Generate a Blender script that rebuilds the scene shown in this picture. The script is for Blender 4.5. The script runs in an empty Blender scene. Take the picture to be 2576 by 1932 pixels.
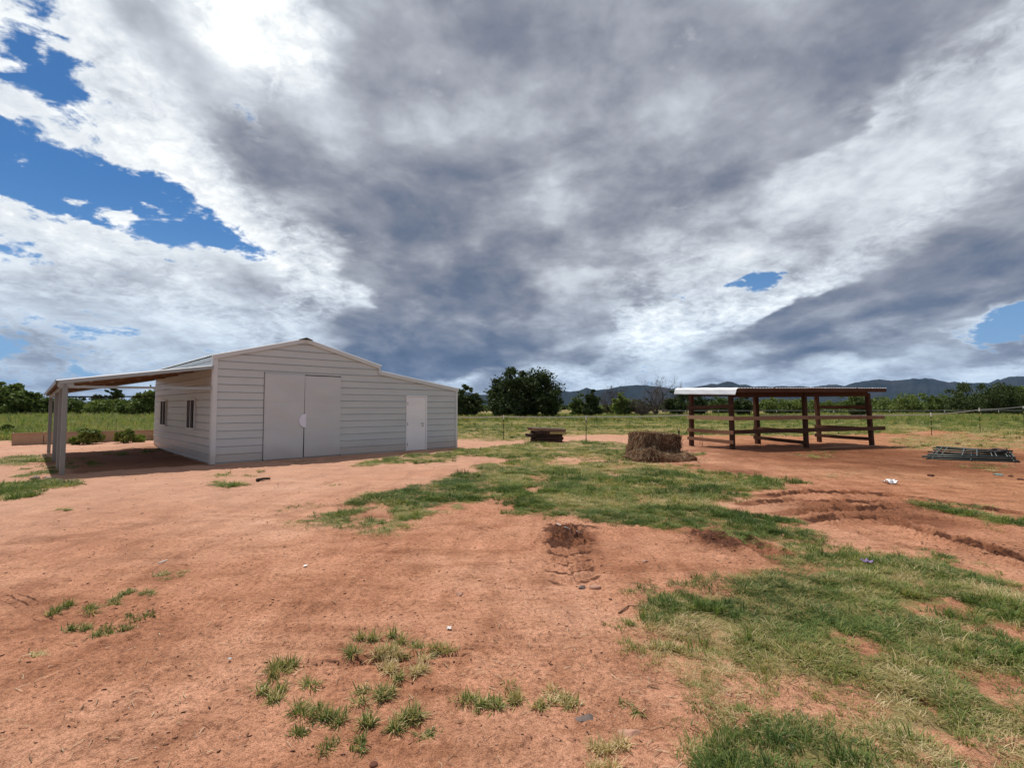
import bpy, math, random
import numpy as np
from mathutils import Vector, Matrix
random.seed(7); rng = np.random.default_rng(7)
R = math.radians
SC = bpy.context.scene
COL = SC.collection

# ------------------------------------------------------------------ camera, sky, sun, exposure
CAM_H = 1.65; PITCH = R(2.65); FOC = 1273.0 / 2576.0
cam_d = bpy.data.cameras.new('camera'); cam = bpy.data.objects.new('camera', cam_d); COL.objects.link(cam)
cam_d.sensor_width = 36; cam_d.lens = 36 * FOC
cam.location = (0, 0, CAM_H); cam.rotation_euler = (R(90) + PITCH, 0, 0)
cam_d.clip_start = 0.05; cam_d.clip_end = 60000
SC.camera = cam
SUN_EL = R(66); SUN_AZ = R(-43)          # azimuth clockwise from +Y
sd = Vector((math.sin(SUN_AZ) * math.cos(SUN_EL), math.cos(SUN_AZ) * math.cos(SUN_EL), math.sin(SUN_EL)))
sl = bpy.data.lights.new('sun', 'SUN'); so = bpy.data.objects.new('sun', sl); COL.objects.link(so)
sl.energy = 4.3; sl.angle = R(0.6); sl.color = (1.0, 0.955, 0.88)
so.rotation_euler = sd.to_track_quat('Z', 'Y').to_euler(); so.location = (0, 0, 40)
SC.view_settings.view_transform = 'Standard'; SC.view_settings.look = 'None'
SC.view_settings.exposure = 0.0; SC.view_settings.gamma = 1.0; SC.view_settings.use_curve_mapping = False
SC.render.engine = 'CYCLES'
SC.cycles.max_bounces = 6; SC.cycles.transparent_max_bounces = 8; SC.cycles.volume_bounces = 0
SC.cycles.use_denoising = True

def ray(px, py):                         # direction seen at a point of the 2576-wide photograph
    u = (px - 1288) / 1273.0; v = (966 - py) / 1273.0
    return Vector((u, math.cos(PITCH) - v * math.sin(PITCH), math.sin(PITCH) + v * math.cos(PITCH)))
def gp(px, py, z=0.0):                   # where that direction meets the ground (or height z)
    d = ray(px, py); t = (z - CAM_H) / d.z
    return Vector((d.x * t, d.y * t, z))
S = 2576 / 2212.0
def gs(x, y, z=0.0): return gp(x * S, y * S, z)

class NT:                                # small helper for node trees
    def __init__(s, tree): s.t = tree; tree.nodes.clear()
    def n(s, typ, ins=None, **kw):
        nd = s.t.nodes.new(typ)
        for k, v in kw.items(): setattr(nd, k, v)
        for k, v in (ins or {}).items():
            sock = nd.inputs[k]
            if isinstance(v, bpy.types.NodeSocket): s.t.links.new(v, sock)
            else: sock.default_value = v
        return nd
    def math(s, op, a, b=None, c=None, clamp=False):
        nd = s.t.nodes.new('ShaderNodeMath'); nd.operation = op; nd.use_clamp = clamp
        for i, v in enumerate((a, b, c)):
            if v is None: continue
            if isinstance(v, bpy.types.NodeSocket): s.t.links.new(v, nd.inputs[i])
            else: nd.inputs[i].default_value = v
        return nd.outputs[0]
    def vm(s, op, a, b=None, c=None, out=0):
        nd = s.t.nodes.new('ShaderNodeVectorMath'); nd.operation = op
        for i, v in enumerate((a, b, c)):
            if v is None: continue
            if isinstance(v, bpy.types.NodeSocket): s.t.links.new(v, nd.inputs[i])
            else: nd.inputs[i].default_value = v
        return nd.outputs[out]
    def noise(s, vec, scale, detail=4, rough=0.55, dist=0.0, lac=2.0, col=False):
        nd = s.n('ShaderNodeTexNoise', {'Scale': scale, 'Detail': detail, 'Roughness': rough, 'Distortion': dist, 'Lacunarity': lac})
        if vec is not None: s.t.links.new(vec, nd.inputs['Vector'])
        return nd.outputs['Color' if col else 'Fac']
    def ramp(s, fac, stops, interp='LINEAR'):
        nd = s.t.nodes.new('ShaderNodeValToRGB'); s.t.links.new(fac, nd.inputs[0])
        cr = nd.color_ramp; cr.interpolation = interp
        while len(cr.elements) < len(stops): cr.elements.new(0.5)
        for e, (p, c) in zip(cr.elements, stops):
            e.position = p; e.color = (c, c, c, 1) if isinstance(c, (int, float)) else (*c, 1)
        return nd.outputs[0]
    def smooth(s, v, lo, hi, a=0.0, b=1.0):
        nd = s.n('ShaderNodeMapRange', {'Value': v, 'From Min': lo, 'From Max': hi, 'To Min': a, 'To Max': b}, interpolation_type='SMOOTHSTEP')
        return nd.outputs[0]
    def mix(s, f, a, b, mode='MIX'):
        nd = s.t.nodes.new('ShaderNodeMix'); nd.data_type = 'RGBA'; nd.blend_type = mode
        for k, v in ((0, f), (6, a), (7, b)):
            if isinstance(v, bpy.types.NodeSocket): s.t.links.new(v, nd.inputs[k])
            else: nd.inputs[k].default_value = v if k == 0 else (*v, 1)
        return nd.outputs[2]
    def attr(s, name, out='Fac'):
        return s.n('ShaderNodeAttribute', attribute_name=name).outputs[out]

def build_world():
    w = bpy.data.worlds.new('World'); SC.world = w; w.use_nodes = True
    T = NT(w.node_tree)
    out = T.n('ShaderNodeOutputWorld')
    dirn = T.n('ShaderNodeTexCoord').outputs['Generated']
    sky = T.n('ShaderNodeTexSky', sky_type='NISHITA', sun_disc=False, sun_elevation=SUN_EL, sun_rotation=SUN_AZ,
              altitude=1300, air_density=1.0, dust_density=0.6, ozone_density=2.5)
    STR = 0.10
    # cloud-deck coordinates: streets of cloud run away from the viewer and meet at the horizon
    sep = T.n('ShaderNodeSeparateXYZ', {'Vector': dirn})
    zz = T.math('ADD', T.math('MAXIMUM', sep.outputs[2], 0.0), 0.10)
    px = T.math('DIVIDE', sep.outputs[0], zz); py = T.math('DIVIDE', sep.outputs[1], zz)
    deck = T.n('ShaderNodeCombineXYZ', {'X': px, 'Y': T.math('MULTIPLY', py, 0.42), 'Z': 0.0}).outputs[0]
    iso = T.n('ShaderNodeCombineXYZ', {'X': px, 'Y': py, 'Z': 3.3}).outputs[0]
    stretch = T.vm('MULTIPLY', dirn, (1.0, 1.0, 2.2))
    warp1 = T.vm('MULTIPLY', T.vm('SUBTRACT', T.noise(stretch, 2.6, 5, 0.6, col=True), (0.5, 0.5, 0.5)), (0.30, 0.10, 0.17))
    warp2 = T.vm('MULTIPLY', T.vm('SUBTRACT', T.noise(stretch, 12, 4, 0.6, col=True), (0.5, 0.5, 0.5)), (0.05, 0.02, 0.035))
    wd = T.vm('ADD', T.vm('ADD', dirn, warp1), warp2)
    acc = None
    # (x, y in the photograph at 2212 wide, radius, radius2, tilt deg, brightness 0..1, cover 0..1, weight)
    K = SKY_POINTS
    for (x, y, r1, r2, tilt, L, C, wt) in K:
        if .75 < L < 1.2: L -= .07
        c = ray(x * S, y * S).normalized()
        e1 = Vector((0, 0, 1)).cross(c).normalized() * -1.0
        e2 = c.cross(e1).normalized() * -1.0
        if e2.z < 0: e2 = -e2
        if e1.x < 0: e1 = -e1
        a = R(tilt); f1 = e1 * math.cos(a) + e2 * math.sin(a); f2 = -e1 * math.sin(a) + e2 * math.cos(a)
        k = c.y / 1273.0 * S * 1.0
        m = Matrix((f1, f2, f1.cross(f2))).transposed()
        gr = T.n('ShaderNodeTexGradient', {'Vector': wd}, gradient_type='QUADRATIC_SPHERE')
        tm = gr.texture_mapping; tm.vector_type = 'TEXTURE'; tm.translation = c; tm.rotation = m.to_euler(); tm.scale = (r1 * k * 2.7, r2 * k * 2.7, max(r1, r2) * k * 6)
        g = T.math('MULTIPLY', gr.outputs['Fac'], wt)
        acc = [T.math('MULTIPLY_ADD', g, kk, a0) for kk, a0 in zip((L, C, 1.0), acc or (0.0005 * 0.42, 0.0005 * 0.8, 0.0005))]
    L = T.math('DIVIDE', acc[0], acc[2]); C = T.math('MULTIPLY_ADD', T.math('DIVIDE', acc[1], acc[2]), 2.1, -0.45)
    zq = T.math('ADD', T.math('MAXIMUM', sep.outputs[2], 0.0), 0.30)
    soft = T.n('ShaderNodeCombineXYZ', {'X': T.math('DIVIDE', sep.outputs[0], zq), 'Y': T.math('MULTIPLY', T.math('DIVIDE', sep.outputs[1], zq), 0.85), 'Z': T.math('MULTIPLY', sep.outputs[2], 1.2)}).outputs[0]
    hz = T.smooth(sep.outputs[2], 0.02, 0.22, 0.3, 1.0)
    n_street = T.noise(deck, 1.1, 4, 0.50, 0.6)
    n_bil = T.noise(soft, 3.6, 8, 0.50, 0.35)                      # rolling masses
    n_bil2 = T.noise(soft, 9.5, 8, 0.55, 0.25)
    n_dap = T.noise(T.n('ShaderNodeCombineXYZ', {'X': T.math('DIVIDE', sep.outputs[0], zq), 'Y': T.math('DIVIDE', sep.outputs[1], zq), 'Z': 1.0}).outputs[0], 24, 6, 0.62, 0.4)
    n_cov = T.noise(T.vm('MULTIPLY', dirn, (1.0, 1.0, 1.9)), 8.5, 9, 0.62, 0.6)
    def cen(v, k): return T.math('MULTIPLY', T.math('SUBTRACT', v, 0.5), k)
    det = T.math('ADD', T.math('MULTIPLY', cen(n_street, 0.55), hz), cen(n_bil, 1.0))
    det = T.math('ADD', det, cen(n_bil2, 0.42))
    brt = T.smooth(L, 0.55, 0.85)
    det = T.math('ADD', det, T.math('MULTIPLY', cen(n_dap, 0.75), T.math('MULTIPLY_ADD', brt, 1.15, 0.12)))
    det = T.math('ADD', det, T.math('MULTIPLY', cen(n_cov, 0.9), brt))
    L2 = T.math('ADD', L, det)
    # cover, thinning into wisps at the rim
    Cn = T.math('ADD', C, T.math('ADD', cen(n_cov, 3.6), T.math('ADD', cen(n_bil2, 1.5), cen(n_dap, 1.5))))
    cover = T.smooth(Cn, 0.18, 0.80)
    rim = T.smooth(Cn, 0.5, 1.15, 0.16, 0.0)
    L3 = T.math('MULTIPLY_ADD', T.math('SUBTRACT', T.math('ADD', L2, rim), 0.5), 1.06, 0.53)
    # colours of the cloud, from deep rain-grey to sunlit white
    ccol = T.ramp(T.math('MULTIPLY', L3, 0.85), [(0.0, (.10, .14, .21)), (0.14, (.15, .185, .26)), (0.29, (.255, .275, .335)), (0.44, (.40, .425, .48)), (0.58, (.59, .63, .69)), (0.72, (.77, .82, .87)), (0.86, (.92, .96, .98)), (1.0, (1.12, 1.14, 1.14))])
    low = T.smooth(sep.outputs[2], 0.0, 0.30, 1.0, 0.0)
    ccol = T.mix(T.math('MULTIPLY', low, 0.8), ccol, T.mix(1.0, ccol, (0.84, 0.97, 1.10), 'MULTIPLY'))
    ccol = T.vm('SCALE', ccol, None); ccol.node.inputs['Scale'].default_value = 1.0 / STR
    blue = T.mix(1.0, sky.outputs[0], (0.36, 0.68, 0.92), 'MULTIPLY')
    # thin white veil low over the horizon
    veil = T.smooth(sep.outputs[2], 0.0, 0.36, 0.7, 0.0)
    blue = T.mix(veil, blue, (2.9, 4.5, 7.2))
    col = T.mix(cover, blue, ccol)
    bg = T.n('ShaderNodeBackground', {'Color': col, 'Strength': STR})
    T.t.links.new(bg.outputs[0], out.inputs[0])
    w.cycles.sampling_method = 'MANUAL'; w.cycles.sample_map_resolution = 512

SKY_POINTS = [
    # bright break and white masses at the upper left
    (560, 75, 85, 70, 0, 1.25, 1, 1.6), (480, 200, 60, 150, -30, .62, 1, 1), (400, 120, 150, 40, -45, .42, 1, 1.3), (300, 20, 60, 60, 0, .55, 1, 1),
    (200, 60, 70, 50, 0, .86, 1, 1), (330, 200, 70, 50, -35, .92, 1, 1), (420, 330, 110, 50, -45, .92, 1, 1), (560, 480, 120, 45, -45, .90, 1, 1),
    (80, 230, 110, 30, -15, .85, .74, 1), (220, 285, 120, 34, -18, .86, .85, 1), (10, 80, 22, 70, 0, .9, .72, 1), (70, 95, 22, 60, 10, .8, .55, .8),
    # blue openings on the left
    (120, 30, 40, 60, 0, .8, .16, 1), (150, 170, 90, 45, -25, .8, .05, 1.5), (50, 330, 90, 40, -10, .8, .05, 1.2), (200, 410, 150, 55, -12, .8, .06, 1.4), (380, 460, 110, 45, -25, .8, .08, 1.4), (460, 515, 55, 20, -10, .8, .1, 1.2),
    (190, 415, 14, 9, -20, .85, .70, 5), (275, 458, 22, 9, 0, .85, .72, 4), (350, 445, 16, 6, -15, .85, .66, 3), (40, 40, 14, 40, 0, .9, .7, 3), (75, 95, 16, 26, 0, .85, .7, 3),
    (40, 450, 60, 25, 0, .85, .8, 1), (30, 545, 60, 18, -12, .8, .2, 1), (260, 550, 60, 14, -12, .8, .2, .8), (170, 500, 130, 22, -12, .88, .85, 1),
    (200, 610, 180, 50, -10, .78, .95, 1), (400, 620, 100, 40, -20, .82, 1, 1), (510, 600, 60, 35, -35, .50, 1, 1.1), (430, 560, 40, 20, -20, .62, 1, .8),
    (120, 700, 160, 35, -5, .64, .68, 1), (300, 700, 120, 30, -10, .58, .64, 1), (60, 780, 130, 50, 0, .5, .50, 1.2), (300, 780, 90, 30, 0, .52, .52, 1), (480, 720, 70, 30, -10, .66, .7, 1),
    (640, 600, 60, 60, 0, .90, 1, 1), (560, 690, 70, 40, 0, .80, 1, 1), (680, 690, 60, 50, 0, .78, 1, 1),
    # great grey bank running down to the rain shaft
    (640, 190, 90, 60, -30, .62, 1, .8), (700, 330, 120, 50, -40, .46, 1, 1), (620, 400, 60, 60, -40, .58, 1, .8), (800, 480, 120, 50, -40, .36, 1, 1.1), (900, 420, 110, 70, -40, .38, 1, 1),
    (900, 580, 110, 45, -35, .30, 1, 1.1), (1010, 560, 90, 60, 0, .27, 1, 1.1), (1030, 660, 100, 45, -20, .20, 1, 1.2), (960, 750, 70, 30, 0, .10, 1, 1.5), (870, 770, 60, 18, 0, .14, 1, 1.3), (790, 710, 60, 20, 0, .28, 1, 1.0),
    (1060, 770, 70, 40, 80, .24, 1, 1.2), (1150, 720, 70, 50, 0, .40, 1, 1), (950, 803, 130, 9, 0, .88, 1, 2.2),
    (850, 100, 130, 90, 0, .46, 1, 1), (1050, 60, 130, 80, 0, .44, 1, 1), (820, 250, 100, 60, -30, .50, 1, .8), (1150, 170, 90, 60, 30, .58, 1, 1), (1020, 250, 80, 60, 0, .50, 1, .8), (1240, 120, 90, 60, 30, .53, 1, 1),
    (1080, 380, 80, 70, 30, .40, 1, 1), (1210, 430, 40, 50, 30, .66, 1, 1.2), (1300, 370, 90, 40, 30, .46, 1, 1), (1150, 500, 70, 50, 20, .36, 1, 1), (1350, 480, 100, 40, 25, .33, 1, 1),
    (1420, 270, 110, 60, 35, .44, 1, 1), (1560, 90, 120, 70, 25, .42, 1, 1), (1760, 150, 140, 55, 25, .35, 1, 1.1), (1560, 330, 120, 50, 30, .36, 1, 1.1), (1700, 260, 90, 45, 30, .40, 1, 1), (1960, 50, 130, 50, 20, .36, 1, 1.1), (1380, 60, 100, 70, 0, .40, 1, 1),
    # pale streets on the right
    (2100, 180, 120, 70, 25, .72, 1, 1), (2190, 330, 90, 70, 20, .70, 1, 1), (1960, 330, 120, 45, 30, .58, 1, 1), (1840, 400, 120, 40, 28, .64, 1, 1), (1700, 470, 130, 40, 25, .66, 1, 1), (1980, 440, 110, 35, 25, .70, 1, 1),
    (1500, 520, 110, 40, 20, .62, 1, 1), (1400, 600, 110, 35, 15, .72, 1, 1), (1260, 620, 80, 40, 15, .60, 1, 1), (1250, 690, 60, 40, 0, .62, 1, 1), (1560, 560, 60, 20, 10, .70, .95, 1),
    (1612, 590, 22, 20, 10, .8, -.1, 2.2), (1500, 618, 40, 8, 10, .8, .30, .9), (1560, 650, 110, 28, 25, .84, 1, 1), (1440, 730, 60, 40, 0, .80, 1, 1), (1520, 730, 50, 35, 0, .74, 1, .8),
    (1640, 768, 36, 13, 0, .96, 1, 2.0), (1400, 780, 60, 20, 0, .70, .9, 1),
    (2160, 430, 90, 40, 30, .36, 1, 1), (2060, 520, 110, 40, 28, .24, 1, 1.2), (2190, 560, 80, 40, 20, .24, 1, 1.2), (1900, 600, 120, 32, 26, .27, 1, 1.2), (1760, 690, 120, 26, 25, .20, 1, 1.3), (1700, 735, 90, 20, 10, .24, 1, 1.2), (1960, 680, 120, 26, 22, .28, 1, 1.2), (1600, 780, 60, 30, 0, .40, 1, 1),
    (1640, 800, 130, 12, 0, .28, 1, 1.4), (1850, 770, 90, 18, 10, .34, 1, 1.1), (2100, 625, 80, 14, 22, .60, 1, 1), (2160, 690, 55, 22, 22, .7, -.05, 2.0), (2060, 700, 50, 22, 20, .5, 1, 1), (1830, 735, 60, 12, 20, .62, 1, 1),
    (2150, 745, 60, 14, 15, .30, 1, 1.2), (2190, 765, 45, 18, 0, .92, 1, 1.4), (2080, 765, 45, 14, 0, .78, 1, 1.1), (2000, 770, 60, 18, 0, .58, 1, 1),
    (100, 880, 260, 60, 0, .50, .45, .5), (600, 880, 260, 50, 0, .66, .9, .5), (1100, 890, 260, 50, 0, .70, .9, .5), (1600, 890, 260, 50, 0, .70, .9, .5), (2100, 890, 260, 50, 0, .72, .9, .5), (2600, 890, 260, 60, 0, .68, .9, .5),
    (1400, 815, 240, 9, 0, .74, .82, 2.5), (2000, 805, 260, 10, 0, .78, .95, 2.5), (1200, 800, 90, 12, 0, .70, .9, 2), (1400, 715, 45, 28, 0, 1.08, 1, 2.5), (1475, 700, 40, 28, 0, 1.02, 1, 2.2), (1590, 660, 50, 22, 20, 1.05, 1, 2.0), (1390, 765, 40, 18, 0, .55, 1, 1.5),
]
build_world()

# ------------------------------------------------------------------ noise, ground height and masks (numpy)
_tab = rng.random((8, 256, 256))
def vnoise(x, y, k=0):
    t = _tab[k % 8]; xi = np.floor(x).astype(int); yi = np.floor(y).astype(int); fx = x - xi; fy = y - yi
    fx = fx * fx * fx * (fx * (fx * 6 - 15) + 10); fy = fy * fy * fy * (fy * (fy * 6 - 15) + 10)
    a = t[xi & 255, yi & 255]; b = t[(xi + 1) & 255, yi & 255]; c = t[xi & 255, (yi + 1) & 255]; d = t[(xi + 1) & 255, (yi + 1) & 255]
    return (a * (1 - fx) + b * fx) * (1 - fy) + (c * (1 - fx) + d * fx) * fy
def fbm(x, y, s, o=4, k=0, g=0.5):
    v = 0; a = 1; n = 0
    for i in range(o):
        v = v + a * vnoise(x * s + 17.3 * i + 31 * k, y * s - 9.1 * i + 57 * k, k + i); n += a; a *= g; s *= 2.03
    return v / n
def sstep(v, lo, hi):
    t = np.clip((v - lo) / (hi - lo), 0, 1); return t * t * (3 - 2 * t)
def segdist(x, y, a, b):
    dx, dy = b[0] - a[0], b[1] - a[1]; t = np.clip(((x - a[0]) * dx + (y - a[1]) * dy) / (dx * dx + dy * dy + 1e-9), 0, 1)
    return np.hypot(x - a[0] - t * dx, y - a[1] - t * dy), t
def polydist(x, y, pts):                  # signed distance, inside positive
    n = len(pts); d = np.full(x.shape, 1e9); ins = np.zeros(x.shape, bool)
    for i in range(n):
        a, b = pts[i], pts[(i + 1) % n]
        d = np.minimum(d, segdist(x, y, a, b)[0])
        c = ((a[1] > y) != (b[1] > y)) & (x < (b[0] - a[0]) * (y - a[1]) / (b[1] - a[1] + 1e-12) + a[0])
        ins ^= c
    return np.where(ins, d, -d)
def poly(L): return [tuple(gs(px, py)[:2]) for px, py in L]

GRASS = [  # outline (photograph, 2212 wide), density, straw share, edge softness, height
    ([(1385,1290),(1500,1248),(1620,1255),(1750,1232),(1900,1195),(2030,1190),(2140,1225),(2300,1290),(2700,1500),(2700,2300),(1680,2300),(1580,1690),(1500,1590),(1480,1500),(1410,1440),(1395,1350)], 1.0, .27, .35, 1.0),
    ([(622,1140),(690,1102),(790,1068),(870,1054),(920,1045),(990,1022),(1060,1005),(1140,985),(1250,1000),(1350,1000),(1500,1008),(1600,1025),(1720,1042),(1650,1058),(1590,1080),(1600,1100),(1700,1125),(1790,1160),(1880,1190),(1880,1215),(1760,1235),(1690,1215),(1640,1180),(1590,1160),(1500,1140),(1400,1142),(1290,1138),(1200,1125),(1150,1110),(1090,1082),(1040,1090),(960,1105),(900,1130),(870,1160),(790,1164),(735,1150),(680,1160)], .95, .25, .3, 1.0),
    ([(1000,972),(1060,962),(1130,960),(1260,954),(1400,962),(1500,985),(1350,1000),(1200,990),(1080,992)], 1.0, .25, .3, .9),
    ([(870,1000),(990,975),(1080,960),(1120,968),(1000,990),(900,1008)], .9, .3, .3, .9),
    ([(1965,1092),(2030,1083),(2090,1090),(2140,1105),(2212,1115),(2300,1130),(2300,1150),(2190,1140),(2100,1122),(2000,1108)], .9, .15, .3, 1.2),
    ([(-80,1000),(0,990),(60,984),(112,984),(118,996),(60,1000),(-80,1006)], .98, .15, .25, .9),
    ([(20,1030),(60,1012),(112,1005),(118,1022),(70,1032)], .95, .2, .25, .9),
    ([(-90,1052),(20,1042),(90,1038),(178,1044),(165,1058),(90,1074),(0,1084),(-90,1088)], .95, .15, .3, .8),
    ([(160,985),(240,985),(310,980),(330,972),(300,975),(220,985),(165,995)], .9, .2, .25, .9),
    ([(180,1003),(210,1000),(225,1006),(190,1008)], .9, .2, .25, .9),
    ([(440,1055),(500,1043),(545,1046),(530,1056),(470,1063)], .85, .3, .2, .7),
    ([(448,1030),(500,1023),(560,1026),(530,1032),(470,1033)], .7, .3, .2, .7),
    ([(780,1004),(860,986),(980,980),(920,996),(830,1004)], .85, .35, .2, .8),
    ([(545,1000),(700,993),(760,990),(700,998),(600,1003)], .45, .4, .2, .6),
    ([(2060,1010),(2120,1000),(2200,1010),(2150,1030),(2090,1025)], .5, .3, .4, .8),
    ([(1690,985),(1760,968),(1840,985),(1780,992)], .35, .4, .4, .7),
    ([(1915,945),(2050,938),(2212,928),(2300,940),(2230,966),(2100,978),(2000,975),(1920,968)], .75, 1.0, .5, .8),
    ([(1660,1035),(1760,1020),(1900,1024),(1800,1036)], .35, 1.0, .5, .6),
]
BARE = [  # (x, y, rx, ry) bare ground inside the grass
    (825, 1115, 62, 13), (1750, 1520, 150, 22), (2160, 1350, 60, 20), (1230, 1165, 70, 28), (1540, 1170, 66, 28), (1480, 1620, 40, 24), (2000, 1480, 70, 12), (1700, 1400, 50, 8), (1900, 1330, 50, 8), (1230, 995, 60, 8), (1540, 1560, 60, 25), (1140, 1060, 40, 7), (2050, 1560, 30, 8)]
STRAW = [(610, 1105, 50, 7), (1500, 1360, 90, 45), (1240, 990, 120, 12), (1620, 1225, 130, 30), (1950, 1600, 200, 40), (1800, 1520, 180, 20), (1500, 1085, 120, 14), (1350, 1010, 120, 8), (1430, 1440, 60, 40)]
FIELD_EDGE = [tuple(gs(x, y)[:2]) for x, y in [(985, 952), (1060, 956), (1140, 954), (1230, 942), (1330, 942), (1480, 944), (1640, 944), (1800, 944), (1920, 940), (2010, 930), (2080, 925), (2212, 935), (2400, 950)]]
fe = np.array(FIELD_EDGE)
GP = [(poly(a), d, s, e, h) for a, d, s, e, h in GRASS]
def blob(x, y, L):
    v = np.zeros(x.shape)
    for (bx, by, rx, ry) in L:
        c = gs(bx, by); l = gs(bx - rx, by); n = gs(bx, by - ry)
        ax = abs(c.x - l.x); ay = abs(n.y - c.y)
        v = np.maximum(v, np.exp(-((x - c.x) / ax) ** 2 - ((y - c.y) / ay) ** 2))
    return v
def masks(x, y):
    r = np.hypot(x, y)
    wa = 0.18 + 0.03 * r; wx = x + (fbm(x, y, 0.9, 4, 1) - .5) * wa * 2.4; wy = y + (fbm(x, y, 0.9, 4, 2) - .5) * wa * 2.4
    wx = wx + (fbm(x, y, 3.4, 3, 6) - .5) * (.35 + .03 * r); wy = wy + (fbm(x, y, 3.4, 3, 7) - .5) * (.35 + .03 * r)
    g = np.zeros(x.shape); st = np.zeros(x.shape); hh = np.ones(x.shape)
    near = (r < 45) & (y > -2)
    if near.any():
        xs, ys = wx[near], wy[near]; gg = np.zeros(xs.shape); ss = np.zeros(xs.shape); h2 = np.ones(xs.shape)
        for pts, d, s, e, h in GP:
            m = sstep(polydist(xs, ys, pts), -e * .9, e * 1.3) * d
            up = m > gg; gg = np.where(up, m, gg); ss = np.where(up, s, ss); h2 = np.where(up, h, h2)
        bare = blob(xs, ys, BARE); gg = gg * (1 - sstep(bare, .35, .7))
        sb = blob(xs, ys, STRAW); ss = np.clip(ss + sb * .6, 0, 1); gg = np.maximum(gg, sstep(blob(xs, ys, STRAW[:1] + STRAW[2:3]), .3, .8) * .5)
        g[near] = gg; st[near] = ss; hh[near] = h2
    fy = np.interp(wx, fe[:, 0], fe[:, 1])
    fm = sstep(wy - fy, -0.3, 2.0) * (wx > -8) 
    lm = sstep(wy - (24.5 + 0.12 * (wx + 22)), 0, 1.0) * (wx <= -8)
    fm = np.maximum(fm, lm); fm = np.maximum(fm, sstep(r, 60, 70))
    fs = np.clip(0.30 + 1.5 * (fbm(x * .35, y, .22, 3, 4) - .45) + .25 * np.exp(-((y - 34) / 8.) ** 2), .02, .95) * (wx > -8)
    fs = fs * (1 - sstep(r, 52, 66) * .95)
    up = fm > g; g = np.where(up, fm, g); st = np.where(up, fs, st)
    # clumps and thin spots, dirt showing between
    brk = fbm(x, y, 1.7, 4, 3); brk2 = fbm(x, y, .45, 3, 5)
    thin = sstep(brk, .36, .56) * (.35 + .65 * sstep(brk2, .32, .52))
    nb = 1 - sstep(r, 9, 16); b3 = fbm(x, y, 4.2, 4, 1, .6)
    g2 = g * np.clip(.55 + .80 * thin, 0, 1) * (1 - nb * .30 * (1 - sstep(b3, .38, .50)))
    return g2, st, hh
def barn_local(x, y):
    dx, dy = x - BL[0], y - BL[1]
    return dx * FX[0] + dy * FX[1], dx * SY[0] + dy * SY[1]
BL = (-8.69, 14.686); FX = (.7193, .6947); SY = (-.6947, .7193)
TRACKS = [  # ruts: points (photograph 2212 wide), half width, depth, kind
    ([(1650,1068),(1760,1062),(1870,1064),(1980,1075),(2100,1095),(2260,1112)], .17, .050, 'clod'),
    ([(1610,1085),(1720,1080),(1830,1082),(1960,1088)], .15, .045, 'clod'),
    ([(1690,1105),(1790,1103),(1880,1100),(1960,1092)], .17, .055, 'clod'),
    ([(1730,1122),(1800,1118),(1900,1122),(2010,1130)], .15, .05, 'clod'),
    ([(1790,1118),(1850,1145),(1930,1165),(2020,1195)], .14, .030, 'tread'),
    ([(1930,1130),(2010,1155),(2100,1180),(2212,1212),(2300,1240)], .14, .060, 'clod'),
    ([(1255,1275),(1235,1240),(1225,1210),(1235,1180),(1255,1150)], .24, .045, 'lug'),
    ([(680,1438),(800,1432),(900,1425),(1010,1415),(1150,1405)], .07, .035, 'line'),
    ([(0,1270),(60,1300),(160,1360)], .13, .012, 'tread'),
    ([(1180,1120),(1060,1140),(960,1150)], .12, .012, 'tread'),
    ([(1560,1145),(1640,1185),(1700,1215)], .16, .035, 'clod'),
    ([(-60,1180),(200,1155),(450,1110),(640,1060),(760,1030)], .13, .012, 'faint'),
    ([(-60,1215),(220,1190),(480,1140),(690,1080),(820,1045)], .13, .012, 'faint'),
    ([(-40,1500),(150,1420),(420,1370),(760,1370),(1100,1400),(1330,1480)], .12, .010, 'faint'),
    ([(1560,1050),(1750,1030),(1950,1030),(2230,1050)], .14, .016, 'faint'),
    ([(1520,1030),(1750,1012),(2000,1010),(2230,1022)], .14, .016, 'faint'),
    ([(1700,1088),(1900,1095),(2060,1120),(2230,1160)], .13, .022, 'tread'),
]
TR = [([tuple(gs(px, py)[:2]) for px, py in p], w, d, k) for p, w, d, k in TRACKS]
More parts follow.
